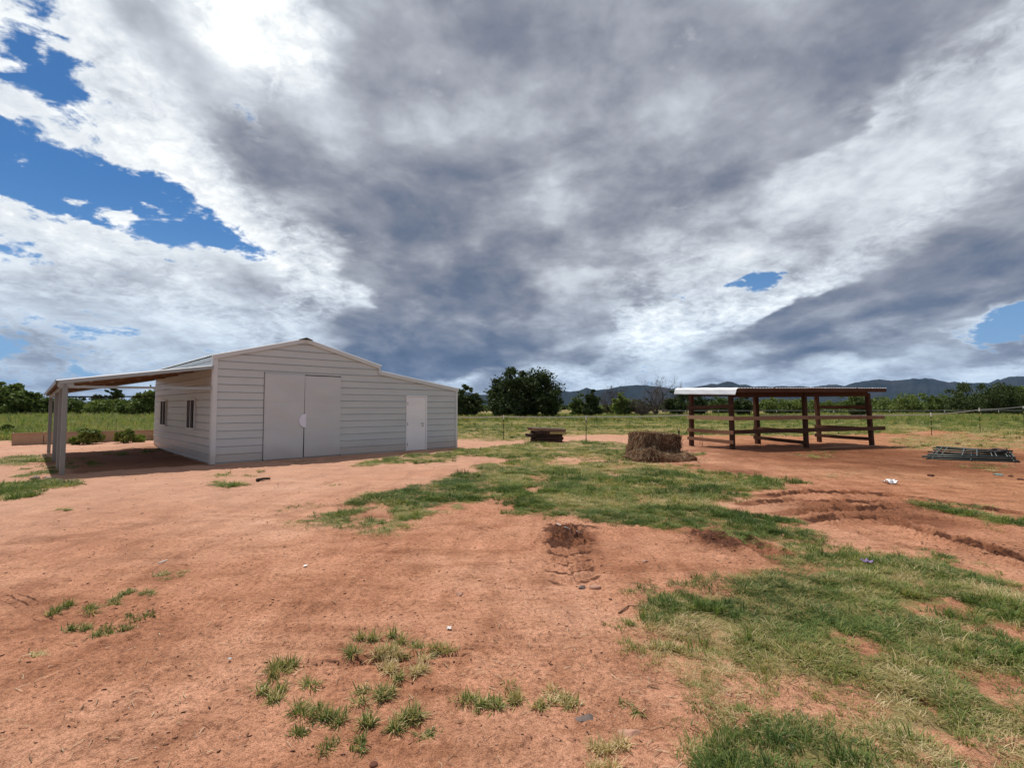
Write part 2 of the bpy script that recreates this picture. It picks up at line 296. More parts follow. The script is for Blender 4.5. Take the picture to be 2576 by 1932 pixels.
def height(x, y, full=True):
    x = np.asarray(x, float); y = np.asarray(y, float); r = np.hypot(x, y)
    z = (fbm(x, y, .11, 3, 1) - .5) * .10 * sstep(r, 2, 10)
    z = z + (fbm(x, y, .55, 4, 2) - .5) * .035
    z = z + sstep(r, 80, 400) * (fbm(x, y, .004, 3, 3) - .5) * 1.5
    lx, ly = barn_local(x, y)
    inside = sstep(np.minimum(np.minimum(lx + 4.2, 10 - lx), np.minimum(ly + 1.2, 10 - ly)), 0, 1.2)
    z = z * (1 - inside)
    # loose bank of soil at the barn's rear corner under the carport
    z = z + .22 * np.exp(-((lx + .55) / .8) ** 2 - ((ly - 8.9) / 1.0) ** 2)
    if full:
        near = r < 60; xs, ys = x[near], y[near]; rr = r[near]
        fine = (fbm(xs, ys, 3.1, 3, 4) - .5) * .016 + (fbm(xs, ys, 11, 3, 5) - .5) * .010
        fine = fine + np.maximum(fbm(xs, ys, 7.3, 3, 6) - .63, 0) * .10
        # crusted hoof and tyre scuffs, elongated across the yard
        fine = fine - np.maximum(fbm(xs * .6, ys * 1.6, 2.1, 3, 7) - .60, 0) * .12
        for pts, w, d, k in TR:
            best = np.full(xs.shape, 9.); al = np.zeros(xs.shape); s0 = 0; sd_ = np.zeros(xs.shape)
            for a, b in zip(pts[:-1], pts[1:]):
                dd, t = segdist(xs, ys, a, b); ln = math.hypot(b[0] - a[0], b[1] - a[1])
                side = ((b[0] - a[0]) * (ys - a[1]) - (b[1] - a[1]) * (xs - a[0])) / ln
                up = dd < best; best = np.where(up, dd, best); al = np.where(up, s0 + t * ln, al); sd_ = np.where(up, side, sd_); s0 += ln
            m = 1 - sstep(best, w * .7, w * 1.15)
            if not (m > 0).any(): continue
            berm = np.exp(-((best - w * 1.25) / (w * .3)) ** 2) * d * .7
            ends = sstep(al, 0, .4) * sstep(s0 - al, 0, .4)
            rag = .35 + 1.3 * fbm(xs, ys, 2.2, 3, 3)
            if k == 'clod':
                prof = -m * d * .7 * rag + berm * rag * 1.6 + m * np.maximum(fbm(xs, ys, 9, 3, 1) - .48, 0) * d * 5
            elif k == 'lug':
                lug = np.where(np.abs(sd_) < w * .98, 1, 0) * sstep(np.sin((al - np.abs(sd_) * .5 + np.where(sd_ > 0, .08, 0)) * 2 * math.pi / .30), .1, .7)
                prof = -m * d * .3 + m * lug * d * .9 + berm * .3
            elif k in ('tread', 'faint'):
                prof = -m * d * .6 + m * d * .5 * np.sin(sd_ * 2 * math.pi / (w * .55)) + m * d * .3 * np.sin(al * 2 * math.pi / .11) + berm * .5
            else:
                prof = -m * d * .6 + m * d * .6 * np.sin(sd_ * 2 * math.pi / .05) + berm * rag * .8
            fine = fine + prof * ends
        # raised clods of the two scraped spots
        for (cx, cy, rx, ry, am) in ((1222, 1160, 60, 24, .16), (1545, 1165, 60, 24, .10)):
            c = gs(cx, cy); ax = abs(c.x - gs(cx - rx, cy).x); ay = abs(gs(cx, cy - ry).y - c.y)
            m = np.exp(-((xs - c.x) / ax) ** 2 - ((ys - c.y) / ay) ** 2)
            fine = fine + m * am * np.maximum(fbm(xs, ys, 6.5, 4, 2, .65) - .34, 0) * 1.8
        z[near] = z[near] + fine * (1 - sstep(rr, 40, 60))
    return z
def gz(x, y): return float(height(np.array([x]), np.array([y]))[0])
def damp_shade_mask(x, y):
    lx, ly = barn_local(x, y); v = sstep(np.minimum(np.minimum(lx + 3.6, .6 - lx), np.minimum(ly + .4, 8.4 - ly)), 0, 1.2) * 1.0  # rectangle under the carport: its shade painted as darker soil
    for (bx, by, rx, ry, a) in [(1800, 982, 330, 26, 1.0), (1560, 1015, 130, 20, .6), (2120, 985, 160, 14, .9), (1880, 1105, 260, 32, .8), (2150, 1190, 140, 50, .55), (1230, 1160, 75, 34, .8), (1545, 1165, 70, 30, .8),  # shelter blob: wet brown soil with the roof's shadow painted in
                                (825, 1118, 85, 22, .55), (790, 1430, 170, 16, .55), (740, 1405, 70, 18, .5), (200, 1330, 130, 40, .35), (230, 1560, 260, 60, .3), (230, 990, 120, 14, 1.0), (340, 978, 80, 14, 1.0), (690, 1480, 190, 40, .35), (1070, 1490, 160, 22, .4), (1450, 1560, 80, 30, .4)]:  # the full-strength blobs here extend the painted carport shade
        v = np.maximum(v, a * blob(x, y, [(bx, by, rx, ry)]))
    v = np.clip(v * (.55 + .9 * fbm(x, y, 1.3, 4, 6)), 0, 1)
    for pts, w, d, k in TR:
        best = np.full(x.shape, 9.)
        for a, b in zip(pts[:-1], pts[1:]): best = np.minimum(best, segdist(x, y, a, b)[0])
        v = np.maximum(v, (1 - sstep(best, w * .8, w * 1.8)) * (.75 if k in ('clod',) else .35) * (.5 + fbm(x, y, 2.5, 3, 5)))  # tracks darkened so the relief reads: moist soil plus painted shade
    return np.clip(v, 0, 1)

def churn_shade_mask(x, y):
    v = np.zeros(x.shape)
    for (bx, by, rx, ry, a) in [(1215, 1158, 50, 22, 1.0), (1250, 1140, 45, 9, .8), (1200, 1185, 22, 16, .7), (1555, 1168, 40, 22, .85), (1500, 1148, 36, 9, .7), (1600, 1185, 30, 10, .55), (1470, 1098, 60, 6, .45), (700, 1432, 40, 6, .6), (240, 1352, 50, 12, .45), (1530, 1520, 40, 12, .35), (1420, 1560, 26, 8, .5), (1960, 1170, 60, 12, .4)]:
        v = np.maximum(v, a * blob(x, y, [(bx, by, rx, ry)]))
    n = fbm(x * .8, y, 4.5, 4, 5, .62)
    v = v * (.45 + 1.1 * sstep(n, .38, .60))
    for pts, w, d, k in TR:
        best = np.full(x.shape, 9.); s0 = 0; al = np.zeros(x.shape); sdd = np.zeros(x.shape)
        for a, b in zip(pts[:-1], pts[1:]):
            dd, t = segdist(x, y, a, b); ln = math.hypot(b[0] - a[0], b[1] - a[1]); up = dd < best
            side = ((b[0] - a[0]) * (y - a[1]) - (b[1] - a[1]) * (x - a[0])) / ln
            best = np.where(up, dd, best); al = np.where(up, s0 + t * ln, al); sdd = np.where(up, side, sdd); s0 += ln
        m = 1 - sstep(best, w * .7, w * 1.5); e = sstep(al, -.01, .35) * sstep(s0 - al, -.01, .5)
        if k == 'clod': v = np.maximum(v, m * e * (.15 + .95 * sstep(n, .40, .56)))
        elif k == 'lug': v = np.maximum(v, m * e * .85 * (.4 + 1.2 * n) * (1 - sstep(np.sin((al - np.abs(sdd) * .5 + np.where(sdd > 0, .08, 0)) * 2 * math.pi / .30), -.75, -.1)))  # troughs between the lugs darkened: groove shade put into the colour
        elif k in ('tread', 'faint'): v = np.maximum(v, m * e * (.5 if k == 'tread' else .28) * (1 - sstep(np.sin(sdd * 2 * math.pi / (w * .55)), -.8, 0)) * (.3 + 1.4 * n))  # tread troughs darkened likewise, as painted shade
        else: v = np.maximum(v, m * e * .7 * (1 - sstep(np.sin(sdd * 2 * math.pi / .05), -.8, .2)))
    return np.clip(v, 0, 1)

# ------------------------------------------------------------------ materials
def mat(name, fn, **kw):
    m = bpy.data.materials.new(name); m.use_nodes = True; T = NT(m.node_tree)
    out = T.n('ShaderNodeOutputMaterial'); b = T.n('ShaderNodeBsdfPrincipled'); T.t.links.new(b.outputs[0], out.inputs[0])
    for k, v in kw.items():
        b.inputs[k.replace('_', ' ')].default_value = v
    T.out = out
    fn(T, b); return m
def objco(T): return T.n('ShaderNodeTexCoord').outputs['Object']
def geopos(T): return T.n('ShaderNodeNewGeometry').outputs['Position']
def bump(T, b, h, strength=.3, dist=.01, nrm=None):
    nd = T.n('ShaderNodeBump', {'Height': h, 'Strength': strength, 'Distance': dist})
    T.t.links.new(nd.outputs[0], b.inputs['Normal'])
def lk(T, a, b): T.t.links.new(a, b)

def m_ground(T, b):
    P = geopos(T)
    big = T.noise(P, .35, 4, .55); mid = T.noise(P, 2.2, 5, .6); fine = T.noise(P, 28, 5, .65); vf = T.noise(P, 140, 3, .6)
    base = T.ramp(big, [(.30, (.370, .160, .088)), (.45, (.430, .200, .115)), (.58, (.470, .234, .142)), (.72, (.52, .280, .182))])
    c2 = T.ramp(mid, [(.30, (.76, .73, .70)), (.47, (.98, .98, .98)), (.68, (1.12, 1.14, 1.16))])
    c = T.mix(1.0, base, c2, 'MULTIPLY')
    c = T.mix(1.0, c, T.ramp(fine, [(.32, (.58, .55, .53)), (.48, (1, 1, 1)), (.68, (1.25, 1.28, 1.3))]), 'MULTIPLY')
    c = T.mix(1.0, c, T.ramp(vf, [(.34, (.58, .55, .53)), (.47, (.98, .98, .98)), (.62, (1.30, 1.34, 1.38))]), 'MULTIPLY')
    lon = T.noise(T.vm('MULTIPLY', P, (.45, 2.2, 1.0)), 1.5, 6, .62, .5); crs = T.noise(T.vm('MULTIPLY', P, (2.0, .6, 1.0)), 1.1, 5, .6, .8)
    c = T.mix(1.0, c, T.ramp(lon, [(.34, (.76, .72, .68)), (.46, (1, 1, 1)), (.66, (1.10, 1.12, 1.15))]), 'MULTIPLY')
    c = T.mix(1.0, c, T.ramp(crs, [(.36, (.80, .76, .73)), (.50, (1, 1, 1)), (.66, (1.08, 1.09, 1.1))]), 'MULTIPLY')
    # fine grit, pale and dark grains
    vor = T.n('ShaderNodeTexVoronoi', {'Vector': P, 'Scale': 55.0, 'Randomness': 1.0})
    pick = T.n('ShaderNodeSeparateColor', {'Color': vor.outputs['Color']})
    grain = T.math('MULTIPLY', T.smooth(vor.outputs['Distance'], .12, .28, 1, 0), T.smooth(pick.outputs[0], .80, .84))
    gc = T.ramp(pick.outputs[1], [(0, (.16, .08, .05)), (.4, (.24, .13, .09)), (.55, (.50, .36, .28)), (1, (.62, .52, .44))])
    c = T.mix(T.math('MULTIPLY', grain, .75), c, gc)
    # crusts and dark crumbs
    cr = T.noise(P, 9, 6, .7, .6); crm = T.smooth(cr, .58, .66)
    c = T.mix(T.math('MULTIPLY', crm, .55), c, (.20, .082, .045))
    # right-hand side of the yard is browner, left side paler and dustier
    sx = T.n('ShaderNodeSeparateXYZ', {'Vector': P}); side = T.smooth(T.math('ADD', sx.outputs[0], T.math('MULTIPLY', T.math('SUBTRACT', big, .5), 9.0)), 3.0, 12.0)
    c = T.mix(T.math('MULTIPLY', side, .8), c, T.mix(1.0, c, (.78, .72, .58), 'MULTIPLY'))
    pale = T.smooth(T.math('ADD', T.math('MULTIPLY', sx.outputs[0], -1.0), T.math('ADD', sx.outputs[1], T.math('MULTIPLY', big, 6.0))), 10.0, 22.0)
    c = T.mix(T.math('MULTIPLY', T.math('MULTIPLY', pale, T.math('SUBTRACT', 1.0, side)), .5), c, (.57, .35, .25))
    damp_shade = T.attr('damp_shade')  # damp soil, plus shade painted under carport and shelter
    dm = T.smooth(T.math('ADD', damp_shade, T.math('MULTIPLY', T.math('SUBTRACT', mid, .5), .5)), .25, .75)
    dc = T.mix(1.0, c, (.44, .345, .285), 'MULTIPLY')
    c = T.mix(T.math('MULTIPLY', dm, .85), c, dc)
    ch = T.attr('churn_shade'); chn = T.smooth(T.math('ADD', ch, T.math('MULTIPLY', T.math('SUBTRACT', T.noise(P, 14, 5, .7), .5), 1.2)), .35, .62)  # churned soil, plus shade painted into the tread grooves
    c = T.mix(T.math('MULTIPLY', chn, .92), c, T.mix(T.smooth(fine, .35, .65), (.045, .017, .010), (.125, .050, .028)))
    # thatch and litter where grass grows
    g = T.attr('grass'); st = T.attr('straw')
    th = T.noise(P, 7, 6, .7, .5); tf = T.noise(P, 45, 4, .7)
    gn = T.math('ADD', g, T.math('MULTIPLY', T.math('SUBTRACT', th, .5), .9))
    gm = T.smooth(gn, .38, .78)
    green = T.mix(T.smooth(th, .35, .65), (.075, .11, .025), (.20, .22, .07))
    green = T.mix(T.smooth(tf, .35, .7), green, (.24, .22, .09))
    strw = T.mix(T.smooth(tf, .3, .7), (.20, .125, .055), (.46, .36, .19))
    sm = T.smooth(T.math('ADD', st, T.math('MULTIPLY', T.math('SUBTRACT', T.noise(P, 3, 5, .65), .5), 1.3)), .30, .75)
    gc2 = T.mix(sm, green, strw)
    c = T.mix(T.math('MULTIPLY', gm, .80), c, gc2)
    lk(T, c, b.inputs['Base Color'])
    b.inputs['Roughness'].default_value = .95; b.inputs['Specular IOR Level'].default_value = .15
    h = T.math('ADD', T.math('MULTIPLY', fine, .5), T.math('ADD', T.math('MULTIPLY', vf, .28), T.math('MULTIPLY', cr, .5)))
    h = T.math('ADD', h, T.math('MULTIPLY', grain, .15)); h = T.math('ADD', h, T.math('MULTIPLY', tf, T.math('MULTIPLY', gm, .6)))
    bump(T, b, h, 1.0, .035)
M = {}
M['ground'] = mat('red_soil', m_ground)

def m_paint(col, rough=.45, metal=0.0, dirt=.25, spec=.5):
    def f(T, b):
        P = geopos(T); O = objco(T)
        n = T.noise(T.vm('MULTIPLY', P, (1, 1, 3)), .9, 4, .5)
        c = T.mix(T.smooth(n, .35, .7), col, tuple(v * k for v, k in zip(col, (.93, .94, .96))))
        # splashed red dust near the ground
        z = T.n('ShaderNodeSeparateXYZ', {'Vector': P}).outputs[2]
        d = T.math('MULTIPLY', T.smooth(T.math('ADD', z, T.math('MULTIPLY', T.noise(P, 6, 4, .6), -.25)), -.05, .45, dirt * 1.4, 0), 1.0)
        c = T.mix(d, c, (.42, .27, .18))
        fn = T.noise(P, 60, 3, .6); c = T.mix(T.smooth(fn, .45, .75, 0, .10), c, tuple(v * .8 for v in col))
        lk(T, c, b.inputs['Base Color'])
        b.inputs['Roughness'].default_value = rough; b.inputs['Metallic'].default_value = metal; b.inputs['Specular IOR Level'].default_value = spec
        w = T.noise(T.vm('MULTIPLY', P, (1.2, 1.2, 2.4)), 1.5, 3, .5)
        bump(T, b, w, .12, .012)
    return f
M['siding'] = mat('siding_paint', m_paint((.56, .61, .615), .38, 0, .3))
M['trim'] = mat('trim_paint', m_paint((.64, .685, .69), .4, 0, .3))
M['doorleaf'] = mat('door_sheet_metal', m_paint((.57, .61, .62), .42, .1, .2))
M['whitedoor'] = mat('white_door_paint', m_paint((.88, .90, .92), .40, 0, .1))
M['lavender'] = mat('pale_plate_paint', m_paint((.78, .82, .94), .4, 0, 0))
M['galv'] = mat('galvanised_steel', m_paint((.36, .40, .40), .38, .3, .05))
M['galv_post'] = mat('galvanised_post', m_paint((.24, .26, .25), .42, .2, .15))
def m_shaded_under(T, b):
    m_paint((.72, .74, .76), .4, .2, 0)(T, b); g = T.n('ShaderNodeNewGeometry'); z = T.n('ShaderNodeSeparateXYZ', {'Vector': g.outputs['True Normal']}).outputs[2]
    c = b.inputs['Base Color'].links[0].from_socket; lk(T, T.mix(T.math('LESS_THAN', z, -.2), c, (.12, .075, .052)), b.inputs['Base Color'])  # downward faces browned: soil reflection and roof shade painted in
M['carport_sheet'] = mat('carport_sheet_metal', m_shaded_under)
M['bright_metal'] = mat('bright_roof_metal', m_paint((.80, .82, .84), .35, .25, 0))
def flat(col, rough=.6, metal=0, nz=20, amt=.25):
    def f(T, b):
        n = T.noise(geopos(T), nz, 4, .6)
        c = T.mix(T.smooth(n, .3, .7), col, tuple(v * (1 - amt) for v in col)); lk(T, c, b.inputs['Base Color'])
        b.inputs['Roughness'].default_value = rough; b.inputs['Metallic'].default_value = metal; bump(T, b, n, .2, .004)
    return f
M['dark'] = mat('painted_dark', flat((.012, .011, .012), .9))
M['glass'] = mat('window_glass', flat((.02, .022, .026), .08, 0, 2, .1))
M['black_metal'] = mat('black_metal', flat((.03, .028, .028), .5, .3))
M['hardware'] = mat('door_hardware', flat((.22, .22, .23), .35, .8))
M['tpost'] = mat('fence_post_paint', flat((.022, .03, .02), .6, .1))
M['white_plastic'] = mat('white_plastic', flat((.75, .75, .72), .5, 0, 30, .15))
M['yellow_plastic'] = mat('yellow_plastic', flat((.62, .50, .10), .5, 0, 30, .15))
M['tape'] = mat('fence_tape', flat((.72, .72, .70), .6, 0, 12, .3))
M['panel_steel'] = mat('dark_green_tube', flat((.028, .042, .038), .5, .15, 8, .4))
M['panel_grey'] = mat('grey_green_tube', flat((.11, .135, .125), .5, .1, 8, .3))
def m_wood(cols, rough=.85):
    def f(T, b):
        P = T.vm('MULTIPLY', objco(T), (1, 1, 6))
        oi = T.n('ShaderNodeObjectInfo').outputs['Random']
        n = T.noise(P, 7, 5, .65, .3); n2 = T.noise(objco(T), 1.7, 3, .6)
        v = T.math('ADD', T.math('MULTIPLY', n, .5), T.math('ADD', T.math('MULTIPLY', n2, .3), T.math('MULTIPLY', oi, .25)))
        c = T.ramp(v, [(.3, cols[0]), (.55, cols[1]), (.8, cols[2])]); lk(T, c, b.inputs['Base Color'])
        b.inputs['Roughness'].default_value = rough; b.inputs['Specular IOR Level'].default_value = .2
        bump(T, b, n, .6, .006)
    return f
M['wood'] = mat('weathered_brown_wood', m_wood([(.040, .020, .013), (.085, .042, .026), (.16, .088, .058)]))
M['wood_light'] = mat('pale_plank_wood', m_wood([(.40, .25, .15), (.52, .35, .22), (.60, .43, .28)]))
M['wood_mid'] = mat('faded_plank_wood', m_wood([(.19, .10, .062), (.28, .16, .10), (.36, .22, .145)]))
M['wood_grey'] = mat('grey_pallet_wood', m_wood([(.12, .085, .075), (.22, .165, .14), (.34, .27, .24)]))
M['wood_yellow'] = mat('yellowish_pallet_wood', m_wood([(.30, .23, .10), (.40, .32, .15), (.48, .40, .20)]))
M['pallet_dark'] = mat('dark_pallet_wood', m_wood([(.03, .02, .017), (.06, .035, .028), (.10, .055, .045)]))
M['planter'] = mat('planter_board_wood', m_wood([(.34, .22, .14), (.44, .30, .20), (.52, .38, .27)]))
def m_hay(T, b):
    O = objco(T); n = T.noise(T.vm('MULTIPLY', O, (3, 3, 1)), 9, 6, .7, .4); n2 = T.noise(O, 2.0, 4, .6)
    v = T.math('ADD', T.math('MULTIPLY', n, .6), T.math('MULTIPLY', n2, .4))
    c = T.ramp(v, [(.30, (.030, .016, .010)), (.46, (.11, .058, .032)), (.58, (.22, .13, .075)), (.72, (.36, .25, .16))]); lk(T, c, b.inputs['Base Color'])
    b.inputs['Roughness'].default_value = .95; b.inputs['Specular IOR Level'].default_value = .1; bump(T, b, n, 1.0, .03)
M['hay'] = mat('rotting_hay', m_hay)
def m_leafy(stops, trans=.25, attr='tint', rough=.6):
    def f(T, b):
        t = T.math('ADD', T.attr(attr), T.n('ShaderNodeAttribute', attribute_name='hue', attribute_type='INSTANCER').outputs['Fac'])
        oi = T.n('ShaderNodeObjectInfo').outputs['Random']
        v = T.math('ADD', t, T.math('MULTIPLY', T.math('SUBTRACT', oi, .5), .3))
        c = T.ramp(v, stops); lk(T, c, b.inputs['Base Color'])
        b.inputs['Roughness'].default_value = rough; b.inputs['Specular IOR Level'].default_value = .15
        tr = T.n('ShaderNodeBsdfTranslucent', {'Color': T.mix(1.0, c, (1.3, 1.35, .8), 'MULTIPLY')})
        mx = T.n('ShaderNodeMixShader', {0: trans}); lk(T, b.outputs[0], mx.inputs[1]); lk(T, tr.outputs[0], mx.inputs[2]); lk(T, mx.outputs[0], T.out.inputs[0])
    return f
M['grass'] = mat('grass_blades', m_leafy([(0, (.052, .088, .026)), (.30, (.125, .190, .050)), (.55, (.26, .28, .085)), (.72, (.33, .27, .12)), (.88, (.50, .39, .20)), (1, (.66, .54, .34))], .30))
M['leaf_dark'] = mat('mesquite_leaves', m_leafy([(0, (.020, .034, .011)), (.5, (.052, .078, .025)), (1, (.125, .155, .05))], .12))
M['leaf_mid'] = mat('bush_leaves', m_leafy([(0, (.026, .048, .014)), (.5, (.125, .175, .048)), (1, (.26, .30, .09))], .2))
M['leaf_light'] = mat('weed_leaves', m_leafy([(0, (.07, .13, .025)), (.5, (.15, .22, .05)), (1, (.28, .32, .10))], .28))
M['twig'] = mat('bare_twigs', m_leafy([(0, (.07, .052, .045)), (.5, (.14, .11, .098)), (1, (.24, .20, .18))], .0, rough=.9))
M['twig_brown'] = mat('brown_dead_twigs', m_leafy([(0, (.05, .032, .025)), (.5, (.10, .066, .05)), (1, (.16, .11, .085))], .0, rough=.9))
M['bark'] = mat('bark', flat((.045, .036, .028), .95, 0, 9, .5))
M['stone'] = mat('stone', flat((.30, .22, .18), .85, 0, 14, .45))
M['stone_grey'] = mat('grey_stone', flat((.17, .125, .11), .85, 0, 14, .4))
M['stone_pink'] = mat('pinkish_stone', flat((.44, .24, .165), .85, 0, 14, .3))
M['clod'] = mat('dark_red_clod', flat((.13, .045, .026), .98, 0, 18, .6))
M['white_scrap'] = mat('white_scrap', flat((.85, .85, .85), .6, 0, 30, .1))
M['purple'] = mat('purple_petals', flat((.22, .14, .34), .6, 0, 30, .3))
M['blue_scrap'] = mat('blue_scrap', flat((.16, .30, .33), .5, 0, 30, .3))
def m_mtn(T, b):
    P = geopos(T)
    n = T.noise(P, .0022, 6, .6); n2 = T.noise(P, .012, 5, .65)
    c = T.ramp(n, [(.3, (.012, .016, .016)), (.5, (.024, .027, .026)), (.7, (.050, .038, .036))])
    c = T.mix(T.smooth(n2, .4, .7, 0, .6), c, (.022, .030, .022)); lk(T, c, b.inputs['Base Color'])
    b.inputs['Roughness'].default_value = 1; b.inputs['Specular IOR Level'].default_value = .0; bump(T, b, n2, .8, 40)
M['mountain'] = mat('scrubby_mountain', m_mtn)

# ------------------------------------------------------------------ mesh helpers
def tag(o, label=None, cat=None, group=None, kind=None):
    if label: o['label'] = label
    if cat: o['category'] = cat
    if group: o['group'] = group
    if kind: o['kind'] = kind
    return o
def empty(name, loc, label=None, cat=None, group=None):
    o = bpy.data.objects.new(name, None); COL.objects.link(o); o.location = loc; o.empty_display_size = .2
    return tag(o, label, cat, group)
def root_loc(o):
    v = Vector((0, 0, 0))
    while o is not None: v += o.location; o = o.parent
    return v
class MB:
    def __init__(s): s.v = []; s.f = []
    def add(s, vs, fs):
        k = len(s.v); s.v += [tuple(p) for p in vs]; s.f += [tuple(i + k for i in f) for f in fs]; return s
    def beam(s, p, q, w, t, up=Vector((0, 0, 1))):     # w across, t along 'up'
        p = Vector(p); q = Vector(q); d = (q - p).normalized(); x = d.cross(up)
        if x.length < 1e-4: x = d.cross(Vector((0, 1, 0)))
        x.normalize(); y = x.cross(d).normalized(); vs = []
        for c in (p, q):
            for a, b in ((-1, -1), (1, -1), (1, 1), (-1, 1)): vs.append(c + x * w * .5 * a + y * t * .5 * b)
        return s.add(vs, [(3, 2, 1, 0), (4, 5, 6, 7), (0, 1, 5, 4), (1, 2, 6, 5), (2, 3, 7, 6), (3, 0, 4, 7)])
    def tube(s, pts, r, n=8, cap=True):
        pts = [Vector(p) for p in pts]; rs = r if isinstance(r, (list, tuple)) else [r] * len(pts); k = len(s.v); vs = []
        for i, p in enumerate(pts):
            d = (pts[min(i + 1, len(pts) - 1)] - pts[max(i - 1, 0)]).normalized()
            x = d.cross(Vector((0, 0, 1)));
            if x.length < .05: x = d.cross(Vector((0, 1, 0)))
            x.normalize(); y = x.cross(d)
            for j in range(n):
                a = 2 * math.pi * j / n; vs.append(p + (x * math.cos(a) + y * math.sin(a)) * rs[i])
        fs = [(i * n + j, i * n + (j + 1) % n, (i + 1) * n + (j + 1) % n, (i + 1) * n + j) for i in range(len(pts) - 1) for j in range(n)]
        if cap: fs += [tuple(range(n))[::-1], tuple((len(pts) - 1) * n + j for j in range(n))]
        return s.add(vs, fs)
    def quad(s, a, b, c, d): return s.add([a, b, c, d], [(0, 1, 2, 3)])
    def build(s, name, m, parent=None, smooth=False, bevel=0):
        off = root_loc(parent) if parent is not None else Vector((0, 0, 0))
        me = bpy.data.meshes.new(name); me.from_pydata([(Vector(p) - off)[:] for p in s.v], [], s.f); me.update()
        me.materials.append(m); o = bpy.data.objects.new(name, me); COL.objects.link(o)
        if parent is not None: o.parent = parent
        if smooth: me.polygons.foreach_set('use_smooth', [True] * len(me.polygons))
        if bevel:
            b = o.modifiers.new('bevel', 'BEVEL'); b.width = bevel; b.segments = 1; b.limit_method = 'ANGLE'
        return o
def mesh_np(name, V, Fq, m, parent=None, attrs=None, smooth=False):
    """arrays of vertices and of quads or triangles -> object"""
    me = bpy.data.meshes.new(name); V = np.asarray(V, np.float32); Fq = np.asarray(Fq, np.int32); k = Fq.shape[1]
    if parent is not None: V = V - np.array(root_loc(parent), np.float32)
    me.vertices.add(len(V)); me.vertices.foreach_set('co', V.ravel())
    me.loops.add(Fq.size); me.loops.foreach_set('vertex_index', Fq.ravel())
    me.polygons.add(len(Fq)); me.polygons.foreach_set('loop_start', np.arange(0, Fq.size, k, dtype=np.int32))
    if smooth: me.polygons.foreach_set('use_smooth', np.ones(len(Fq), bool))
    me.update(calc_edges=True)
    for nme, (dom, arr) in (attrs or {}).items():
        at = me.attributes.new(nme, 'FLOAT', dom); at.data.foreach_set('value', np.asarray(arr, np.float32))
    if m: me.materials.append(m)
    o = bpy.data.objects.new(name, me); COL.objects.link(o)
    if parent is not None: o.parent = parent
    return o

# ------------------------------------------------------------------ ground sheet
def build_ground():
    az = np.concatenate([np.radians(np.linspace(-180, -64, 40, endpoint=False)), np.radians(np.linspace(-64, 64, 900)), np.radians(np.linspace(64, 180, 41)[1:-1])])
    rad = [0.0, .3, .7, 1.1, 1.5]; r = 1.8
    while r < 60: rad.append(r); r *= 1.0075
    while r < 16000: rad.append(r); r *= 1.06
    rad = np.array(rad); A, Rr = np.meshgrid(az, rad)
    x = Rr * np.sin(A); y = Rr * np.cos(A)
    xf, yf = x.ravel(), y.ravel(); z = height(xf, yf)
    g, st, hh = masks(xf, yf); dm = np.zeros(xf.shape); nr = (np.hypot(xf, yf) < 60) & (yf > 0); dm[nr] = damp_shade_mask(xf[nr], yf[nr]); cm = np.zeros(xf.shape); cm[nr] = churn_shade_mask(xf[nr], yf[nr])
    z = z + np.where(np.hypot(xf, yf) < 30, g * .02, 0)
    na, nr_ = len(az), len(rad)
    i = np.arange(nr_ - 1)[:, None] * na; j = np.arange(na)[None, :]; j2 = (j + 1) % na
    F = np.stack([i + j, i + j2, i + na + j2, i + na + j], -1).reshape(-1, 4)
    o = mesh_np('ground', np.stack([xf, yf, z], 1), F[:, ::-1], M['ground'], attrs={'grass': ('POINT', g), 'straw': ('POINT', st), 'damp_shade': ('POINT', dm), 'churn_shade': ('POINT', cm)}, smooth=True)
    tag(o, kind='structure')
build_ground()

